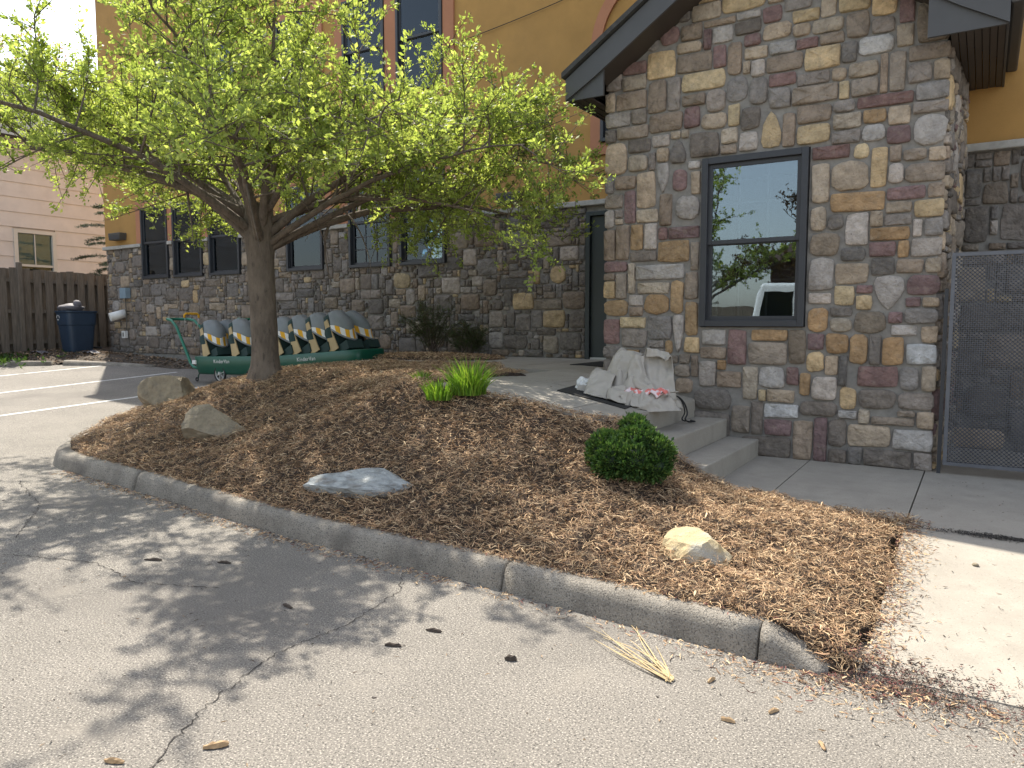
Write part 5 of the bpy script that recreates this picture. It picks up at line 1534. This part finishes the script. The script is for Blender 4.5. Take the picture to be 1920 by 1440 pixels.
# bin with sack on top
bx, by = -17.72, 9.28
bzz = float(lot(bx, by)) + .14
bn = thing("waste_bin", (bx, by, bzz), "navy blue wheeled waste bin at the building's corner by the fence", "bin")
mb = MB(); P = []
for z, w, d in ((0, .22, .24), (.03, .235, .255), (.62, .285, .315), (.64, .30, .33), (.90, .315, .345), (.92, .335, .365), (.955, .335, .365), (.955, .30, .33), (.6, .27, .3)):
    P.append([(bx + math.copysign(abs(math.cos(a)) ** .35, math.cos(a)) * w, by + math.copysign(abs(math.sin(a)) ** .35, math.sin(a)) * d, bzz + z) for a in np.linspace(0, 2 * math.pi, 33)])
mb.grid(P); mb.f += [tuple(range(32))[::-1], tuple(8 * 33 + i for i in range(32))]
mb.build("body", M['bin'], bn, smooth=False, recalc=True)
mb = MB(); mb.box(bx + .20, bx + .30, by - .31, by - .302, bzz + .70, bzz + .71)
lg = MB()
for kk in range(3):                                          # recycling mark: three bent arrows
    a0 = 2 * math.pi * kk / 3 + math.pi / 2
    pts = [(math.cos(a0 + t_) * .055, math.sin(a0 + t_) * .055) for t_ in (.25, .8, 1.3, 1.75)]
    for p, q in zip(pts[:-1], pts[1:]):
        dx, dz = q[0] - p[0], q[1] - p[1]; l = math.hypot(dx, dz); ox, oz = -dz / l * .011, dx / l * .011
        cx, cz, yy = bx - .12, bzz + .80, by - .3475
        lg.add([(cx + p[0] - ox, yy, cz + p[1] - oz), (cx + q[0] - ox, yy, cz + q[1] - oz), (cx + q[0] + ox, yy, cz + q[1] + oz), (cx + p[0] + ox, yy, cz + p[1] + oz)], [(0, 1, 2, 3)])
lg.build("recycling_mark", M['white'], bn)
mb = MB(); mb.tube([(bx - .28, by + .4, bzz + .1), (bx + .28, by + .4, bzz + .1)], .02, 8); mb.build("axle", M['rubber'], bn)
mb = MB(); mb.ball((bx - .12, by - .05, bzz + 1.02), (.33, .24, .105), 20, 12, fn=lambda d: 1 + .22 * noise.noise(d * 2.3 + Vector((7, 2, 1))))
mb.ball((bx + .10, by - .02, bzz + 1.10), (.10, .09, .10), 12, 8, fn=lambda d: 1 + .35 * noise.noise(d * 3))
tag(mb.build("sack", M['bag'], base=(bx - .1, by, bzz + .95), smooth=True), "lumpy grey sack lying on top of the navy bin", "sack")
# debris beside the bin
for (x, y_, s, lb) in ((-17.95, 8.55, .22, "crumpled pale sheet of litter on the soil by the fence"), (-16.95, 9.15, .2, "crumpled pale litter at the foot of the navy bin")):
    mb = MB(); mb.grid([[(x + (u - .5) * s * 2.4, y_ + (v - .5) * s, float(lot(x, y_)) + .17 + .05 * noise.noise(Vector((u * 4, v * 4, x))) + .04 * math.sin(u * 3)) for v in np.linspace(0, 1, 8)] for u in np.linspace(0, 1, 12)])
    tag(mb.build("litter_sheet", M['bag'], base=(x, y_, .8)), lb, "litter")

# pipe, box, outlet on the wall
mb = MB(); mb.tube([(-17.0, 10.03, 1.72), (-17.05, 9.9, 1.68), (-17.12, 9.72, 1.62)], .10, 20, cap=False)
o = mb.build("vent_pipe", M['white'], base=(-17.05, 10.0, 1.6), smooth=True); m = o.modifiers.new("thick", 'SOLIDIFY'); m.thickness = .008
tag(o, "short white plastic pipe sticking out of the stone wall", "pipe")
t = thing("utility_box", (-16.85, 9.98, 2.0), "pale blue-grey utility box on the stone wall above the white pipe", "utility box")
mb = MB(); mb.box(-17.0, -16.76, 9.90, 10.03, 2.06, 2.30); mb.build("cover", M['bluebox'], t, bevel=.01)
mb = MB(); mb.tube([(-16.88, 9.97, 2.06), (-16.87, 9.975, 1.6), (-16.9, 9.975, 1.30)], .012, 6); mb.build("conduit", M['lamp'], t)
t = thing("outlet_box", (-16.95, 9.97, 1.1), "small white outlet box low on the stone wall", "outlet")
mb = MB(); mb.box(-17.02, -16.88, 9.92, 10.0, 1.14, 1.31); mb.build("cover", M['white'], t, bevel=.008)
mb = MB(); mb.box(-16.97, -16.93, 9.917, 9.922, 1.18, 1.27); mb.build("socket", M['lamp'], t)

# neighbour house
hs = thing("neighbour_house", (-23, 9, .8), "pale cream clapboard house standing behind the wooden fence", "house")
HX, HY0, HY1 = -22.4, 1.0, 14.0
HW = [(10.15, 11.25, 2.1, 4.05), (6.2, 7.3, 2.1, 4.1)]
z = .9; i = 0
while z < 6.5:
    e = .40
    segs = [(HY0, HY1)]
    for (a, b, c, d) in HW:
        if z + e > c and z < d:
            ns = []
            for s0, s1 in segs:
                if a > s0 and b < s1: ns += [(s0, a), (b, s1)]
                else: ns.append((s0, s1))
            segs = ns
    for s0, s1 in segs:
        mb = MB(); mb.hexa([(HX - .05, s0, z), (HX + .028, s0, z), (HX + .028, s1, z), (HX - .05, s1, z)], [(HX - .05, s0, z + e - .002), (HX + .006, s0, z + e - .002), (HX + .006, s1, z + e - .002), (HX - .05, s1, z + e - .002)])
        mb.build("clapboard", M['siding'], hs, recalc=True)
    z += e; i += 1
mb = MB(); mb.box(HX - 7, HX - .051, HY0, HY1, .5, 6.5); mb.build("wall", M['siding'], hs)
for (a, b, c, d) in HW:
    f = MB()
    for (p, q, u, v) in ((a, a + .1, c, d), (b - .1, b, c, d), (a + .1, b - .1, c, c + .09), (a + .1, b - .1, d - .1, d)): f.box(HX - .04, HX + .05, p, q, u, v)
    w = f.build("window", M['cream'], hs)
    f = MB(); f.box(HX - .03, HX + .02, a + .1, b - .1, (c + d) / 2 - .03, (c + d) / 2 + .03)
    f.box(HX - .02, HX + .005, (a + b) / 2 - .012, (a + b) / 2 + .012, (c + d) / 2 + .03, d - .1); f.build("sash", M['cream'], w)
    f = MB(); f.box(HX - .035, HX - .032, a + .1, b - .1, c + .09, d - .1); f.build("pane", M['glass_far'], w)
    f = MB(); f.box(HX - .05, HX - .045, a + .1, b - .1, (c + d) / 2, d - .1); f.build("blind", M['curtain'], w)
    f = MB(); f.box(HX - .049, HX - .044, a + .1, b - .1, c + .09, (c + d) / 2 - .001); f.build("dark_room", M['room'], w)
mb = MB(); mb.prism([(HX + .45, 6.45), (HX - 3.5, 9.0), (HX - 7.5, 6.45)], HY0 - .3, HY1 + .3, 1); mb.build("roof", M['shingle'], hs, recalc=True)


# spruce branches at the corner
def spruce(x, y, z, label):
    t = thing("spruce_tree", (x, y, z), label, "tree"); rn = random.Random(17); rg = np.random.default_rng(17)
    mb = MB(); mb.tube([(x, y, z - .1), (x, y, z + 2.6), (x, y, z + 4.0)], [.07, .05, .01], 8); mb.build("trunk", M['bark'], t, smooth=True)
    br = MB(); pts, axs = [], []
    for k in range(34):
        h = .5 + 3.2 * k / 33; a = k * 2.4; l = (2.3 - .48 * h) * rn.uniform(.75, 1.15)
        d = Vector((math.cos(a), math.sin(a), 0)); p0 = Vector((x, y, z + h)); e = p0 + d * l + Vector((0, 0, -.18 * l + .1))
        P = bez(p0, p0.lerp(e, .5) + Vector((0, 0, .12)), e, 7); br.tube(P, [.016 * (1 - .8 * j / 6) for j in range(7)], 4, cap=False)
        for q in range(36):
            tt = rn.uniform(.2, 1); i = min(int(tt * 6), 5); p = P[i].lerp(P[i + 1], tt * 6 - i)
            s = (d.cross(Vector((0, 0, 1))) * rn.choice((-1, 1)) + d * .9 + Vector((0, 0, rn.uniform(-.2, .1)))).normalized(); ln = rn.uniform(.08, .3) * (1.15 - tt * .6)
            for w in range(4): pts.append(tuple(p + s * ln * (w + .5) / 4)); axs.append(tuple(s))
    br.build("branches", M['twig'], t)
    V, F, C = leaves_np(np.array(pts), np.array(axs), 8, rg, .03, .055, .10, [(.035, .06, .035), (.05, .075, .04), (.03, .05, .03)], .9, jitter=.012)
    tag(place("needles", mesh_np("needles", V, F, C), M['evergreen'], t), kind="stuff")


spruce(-19.6, 11.4, .8, "dark green spruce behind the fence at the building's corner")

# budding maple beyond the house, trees and car across the lot (seen in the panes)
tree("maple_tree", "tall maple with sparse orange-pink buds rising behind the pale house", None, (-33, 15, .8), 3.0, .25, (-33, 15, 6.5), (6.5, 6.5, 6.0), 9, 8, 6, 4, 6, [(.38, .21, .10), (.45, .28, .12), (.30, .24, .09)], 40, (.07, .13), .3)
BACK = [((-9.5, -13, 0), (4.2, 4.2, 4.8), LP, 51, "green leafy tree across the lot opposite the gable window"), ((-4.0, -17, 0), (4.6, 4.6, 5.4), [(.10, .06, .035), (.12, .08, .05)], 52, "brown budding tree across the lot beside the green one"),
        ((-17, -12, 0), (4.6, 4.6, 5.2), LP, 53, "broad green tree across the lot facing the curtained windows"), ((3.5, -16, 0), (4.4, 4.4, 5), [(.13, .09, .05), (.10, .07, .04)], 54, "brown budding tree across the lot behind the white car"),
        ((-14.5, -25, 0), (5.0, 5.0, 6.5), [(.12, .10, .05), (.09, .075, .04)], 55, "tall olive brown tree behind the far fence beside the brown house"), ((7.5, -26, 0), (5.0, 5.0, 6.0), [(.11, .07, .045), (.09, .06, .04)], 56, "tall dark brown tree growing past the brown house's far end"), ((-22, -22, 0), (6, 6, 6.5), LP, 57, "large green tree behind the far board fence")]
for (p, rad, pal, sd, lb) in BACK:
    tree("lot_tree", lb, "trees across the parking lot", p, 2.0, .2, (p[0], p[1], 3.2), rad, 12, 10, 8, 6, 7, pal, sd, (.05, .09), .28)
mb = MB()
hr = random.Random(8)
mb = MB(); mb.box(-14, 6, -20.2, -20.1, -.05, 2.0)
hg = thing("lot_fence", (-4, -20.1, 0), "tall brown board fence along the far side of the lot", "fence")
for k in range(64):
    x = -22 + k * .5; b_ = MB(); b_.box(x + .008, x + .49, -20.2, -20.16 + hr.uniform(0, .02), -.05, 2.2 + hr.uniform(-.03, .03)); b_.build("board", M['wood'], hg)

# parked white car behind the camera, mirrored in the gable window
car = thing("parked_car", (-2.0, -2.2, 0), "white sport utility car parked on the lot facing the gable window", "car")
CX0, CX1, CY0, CY1 = -4.45, .4, -3.1, -1.2


def carside(poly, y0, y1, nm, m_, inset=0, par=car, bev=.05):
    b_ = MB(); b_.prism([(CX0 + p[0], p[1]) for p in poly], y0, y1, 1)
    return b_.build(nm, m_, par, bevel=bev, recalc=True, seg=3)


carside([(0.05, .42), (0, .75), (.05, 1.08), (.25, 1.14), (3.6, 1.14), (4.55, 1.05), (4.8, .85), (4.84, .5), (4.7, .35), (.2, .35)], CY0, CY1, "body", M['carpaint'], bev=.09)
b_ = MB()
lo = [(.12, 1.10), (3.75, 1.10)]; hi = [(.38, 1.86), (2.75, 1.86)]
b_.hexa([(CX0 + .10, CY0 + .06, 1.10), (CX0 + 3.75, CY0 + .06, 1.10), (CX0 + 3.75, CY1 - .06, 1.10), (CX0 + .10, CY1 - .06, 1.10)], [(CX0 + .35, CY0 + .22, 2.34), (CX0 + 2.75, CY0 + .22, 2.34), (CX0 + 2.75, CY1 - .22, 2.34), (CX0 + .35, CY1 - .22, 2.34)])
b_.build("cabin", M['carpaint'], car, bevel=.08, seg=3, recalc=True)
for sy, y0, y1 in ((1, CY1 - .06, CY1 - .22), (-1, CY0 + .06, CY0 + .22)):
    for (a, b, c, d) in ((.32, 1.02, .46, 1.05), (1.10, 2.05, 1.13, 1.98), (2.15, 3.30, 2.08, 2.66)):
        w = MB(); e = .012 * sy
        def pt(x, t): return (CX0 + x, y0 + (y1 - y0) * t + e, 1.10 + 1.22 * t)
        w.add([pt(a, .10), pt(b, .10), pt(d, .86), pt(c, .86)], [(0, 1, 2, 3)]); w.build("side_window", M['carglass'], car)
    for x in (.95, 3.85):
        w = MB(); yy = CY1 - .1 if sy > 0 else CY0 + .1
        w.tube([(CX0 + x, yy - .12, .36), (CX0 + x, yy - .10, .36), (CX0 + x, yy + .10, .36), (CX0 + x, yy + .12, .36)], [.33, .36, .36, .33], 28); wh = w.build("wheel", M['rubber'], car, smooth=False)
        w = MB(); w.tube([(CX0 + x, yy - .125, .36), (CX0 + x, yy + .125, .36)], .22, 20); w.build("rim", M['rim'], wh)
    for x in (1.55, 2.7):
        w = MB(); w.box(CX0 + x, CX0 + x + .2, CY1 - .005 if sy > 0 else CY0 - .03, CY1 + .03 if sy > 0 else CY0 + .005, .93, .96); w.build("door_handle", M['rim'], car)

# ---------------------------------------------------------------- small things on the asphalt
def wood_piece(x, y, l, w, a, m_, label, cat="wood chip", h=.014):
    z = float(lot(x, y)); c, s = math.cos(a), math.sin(a); mb = MB(); rn = random.Random(int(x * 1000) + int(y * 77))
    n = 7; rings = []
    for i in range(n):                                      # splintered lengthwise sections, bent and uneven
        u = (i / (n - 1) - .5) * l; k = .35 + .65 * math.sin(math.pi * (.12 + .76 * i / (n - 1)))
        bend = .06 * l * math.sin(2.2 * i / n + x * 9)
        ring = []
        for (v, hh) in ((-1, .1), (-.55, .9), (.25, 1.15), (1, .5), (.7, .0)):
            vv = v * w / 2 * k * rn.uniform(.7, 1.15) + bend; uu = u + rn.uniform(-.07, .07) * l
            ring.append((x + uu * c - vv * s, y + uu * s + vv * c, z + .002 + h * hh * k * rn.uniform(.75, 1.2)))
        rings.append(ring + [ring[0]])
    mb.grid(rings); mb.f += [tuple(range(5)), tuple((n - 1) * 6 + q for q in range(5))]
    tag(mb.build("wood_chip", m_, base=(x, y, z), recalc=True), label, cat, "wood chips on the asphalt")


wood_piece(-2.235, 1.585, .085, .024, .75, M['chip'], "large pale split wood chip lying on sunny asphalt", h=.02)
wood_piece(-1.80, 1.54, .028, .024, .2, M['chip'], "small stubby tan wood knot on sunny asphalt", h=.02)
wood_piece(-2.45, 1.34, .07, .016, .5, M['chip'], "thin brown wood splinter beside the asphalt crack")
for (x, y, a, lb) in ((-4.35, 2.68, .4, "dark bark stick in tree shade on the asphalt, thickest of the sticks"), (-3.95, 2.9, .5, "short dark bark stick in tree shade near the asphalt crack's end"), (-3.05, 2.62, -.2, "slim dark bark stick lying in dappled shade on asphalt"), (-2.26, 2.55, .3, "dark bark piece on asphalt at the shadow's ragged edge"), (-2.2, 2.78, .1, "dark bark piece on asphalt in the last dapple of shade")):
    wood_piece(x, y, .11 if x < -4 else .08, .018, a, M['chipdark'], lb)
wood_piece(-1.72, 2.72, .05, .03, .4, M['chipdark'], "curled reddish bark flake on bright asphalt", h=.02)
for i, (x, y, lb_) in enumerate(((-.75, 2.72, 'tan wood chip on asphalt in front of the kerb taper'), (-.62, 2.88, 'tan wood chip nearest the foot of the kerb taper'), (-.42, 2.73, 'tan wood chip in front of the sidewalk corner'), (-.3, 2.55, 'tan wood chip farthest out from the sidewalk corner'), (-.9, 3.0, 'tan wood chip close to the last kerb joint'))):
    wood_piece(x, y, .05, .018, i * 1.1, M['chip'], lb_)
rn = random.Random(2)
st_ = thing("straw_tuft", (-1.06, 2.9, 0), "dry pulled straw tuft lying on the asphalt by the kerb", "straw")
for k in range(15):
    b_ = MB(); x0, y0 = -1.05 + rn.uniform(-.015, .015), 2.90 + rn.uniform(-.015, .015)
    ln_ = rn.uniform(.12, 1.0) ** 1.2; aa = rn.gauss(2.42, .22); e = Vector((-1.05 + math.cos(aa) * .66 * ln_, 2.90 + math.sin(aa) * .66 * ln_, .008)); mid = Vector((x0, y0, 0)).lerp(e, .5) + Vector((rn.uniform(-.09, .09), rn.uniform(-.07, .09), rn.uniform(.005, .04)))
    b_.tube(bez(Vector((x0, y0, .008)), mid, e, 8), [.0035, .0032, .003, .0028, .0024, .002, .0015, .001], 4); b_.build("stalk", M['straw'], st_)
for (x, y, m_, lb) in ((.02, 4.9, M['rock_tan'], "small pebble lying on the sunlit sidewalk"),):
    mb = MB(); mb.ball((x, y, float(pave(y)) + .008), (.018, .014, .010), 8, 6, fn=lambda d: 1 + .2 * noise.noise(d * 3)); tag(mb.build("pebble", m_, base=(x, y, float(pave(y))), smooth=True), lb, "pebble")
# dark grit in the sidewalk joint
rg = np.random.default_rng(13); n = 1600
gx_ = rg.normal(.12, .16, n); gy_ = 5.46 + rg.normal(0, .022, n) * (1 + .5 * np.cos(gx_ * 6))
V, F, C = shreds(n, rg, np.stack([gx_, gy_, pave(gy_) + .004], -1), .004, .014, .003, .008, .3, [(.05, .042, .035), (.09, .08, .07), (.03, .027, .025)], .004)
tag(tag(place("joint_grit", mesh_np("joint_grit", V, F, C), M['mulch'], base=(.1, 5.46, .16)), "dark grit gathered in the sidewalk joint near the gate", "grit"), kind="stuff")
# dark crumbs of soil and bark where the kerb runs out
rg = np.random.default_rng(19); n = 3600
gx_ = rg.normal(-.28, .24, n); gy_ = 3.40 + rg.normal(0, .10, n) - .03 * gx_
gz_ = np.where((gx_ > -.385) & (gy_ > 3.42), pave(gy_), np.where(gx_ > -.385, 0, np.where(gy_ > 3.42, .05 + .1 * (gy_ - 3.4), 0))) + .004
V, F, C = shreds(n, rg, np.stack([gx_, gy_, gz_], -1), .004, .022, .002, .007, .25, [(.05, .035, .028), (.09, .06, .045), (.03, .024, .02), (.16, .10, .07), (.14, .045, .04)], .006)
tag(tag(place("soil_crumbs", mesh_np("soil_crumbs", V, F, C), M['mulch'], base=(-.28, 3.4, 0)), "dark soil and bark crumbs spread around the tapered kerb end", "soil"), kind="stuff")
# specks on the sidewalk and landing
rg = np.random.default_rng(29); n = 420
gx_ = np.where(rg.uniform(0, 1, n) < .6, rg.uniform(-.3, 1.3, n), rg.uniform(-3.9, -2.55, n)); gy_ = np.where(gx_ > -1, rg.uniform(3.5, 7.2, n), rg.uniform(5.9, 9.5, n))
V, F, C = shreds(n, rg, np.stack([gx_, gy_, np.where(gx_ > -1, pave(gy_), walk(gx_)) + .004], -1), .005, .028, .002, .006, .08, [(.05, .04, .03), (.10, .07, .05), (.2, .14, .09)], .003)
tag(tag(place("pavement_specks", mesh_np("pavement_specks", V, F, C), M['mulch'], base=(0, 5, .1)), "small dark bits of bark strewn over the pale concrete", "litter"), kind="stuff")
# brown house across the lot, mirrored in the gable window
bh = thing("brown_house", (-4.5, -29, 0), "dark brown house with hipped roof standing across the parking lot", "house")
bm = mat('brown_siding', (.085, .05, .036), .9, .3, 3); rm = mat('brown_roof', (.06, .04, .032), .95, .3, 8)
mb = MB(); mb.box(-9.3, 2.5, -34, -24.6, -.05, 4.6); mb.build("wall", bm, bh)
mb = MB(); mb.add([(-9.9, -34.6, 4.6), (3.1, -34.6, 4.6), (3.1, -24.0, 4.6), (-9.9, -24.0, 4.6), (-5.6, -29.3, 8.2), (-.8, -29.3, 8.2)], [(0, 3, 2, 1), (3, 4, 5, 2), (2, 5, 1), (1, 5, 4, 0), (0, 4, 3)]); mb.build("roof", rm, bh)
for x in (-7.8, -4.2, .4):
    mb = MB(); mb.box(x, x + 1.3, -24.59, -24.54, 2.3, 3.8); w = mb.build("window", M['cream'], bh); mb = MB(); mb.box(x + .1, x + 1.2, -24.539, -24.53, 2.4, 3.7); mb.build("pane", M['carglass'], w)
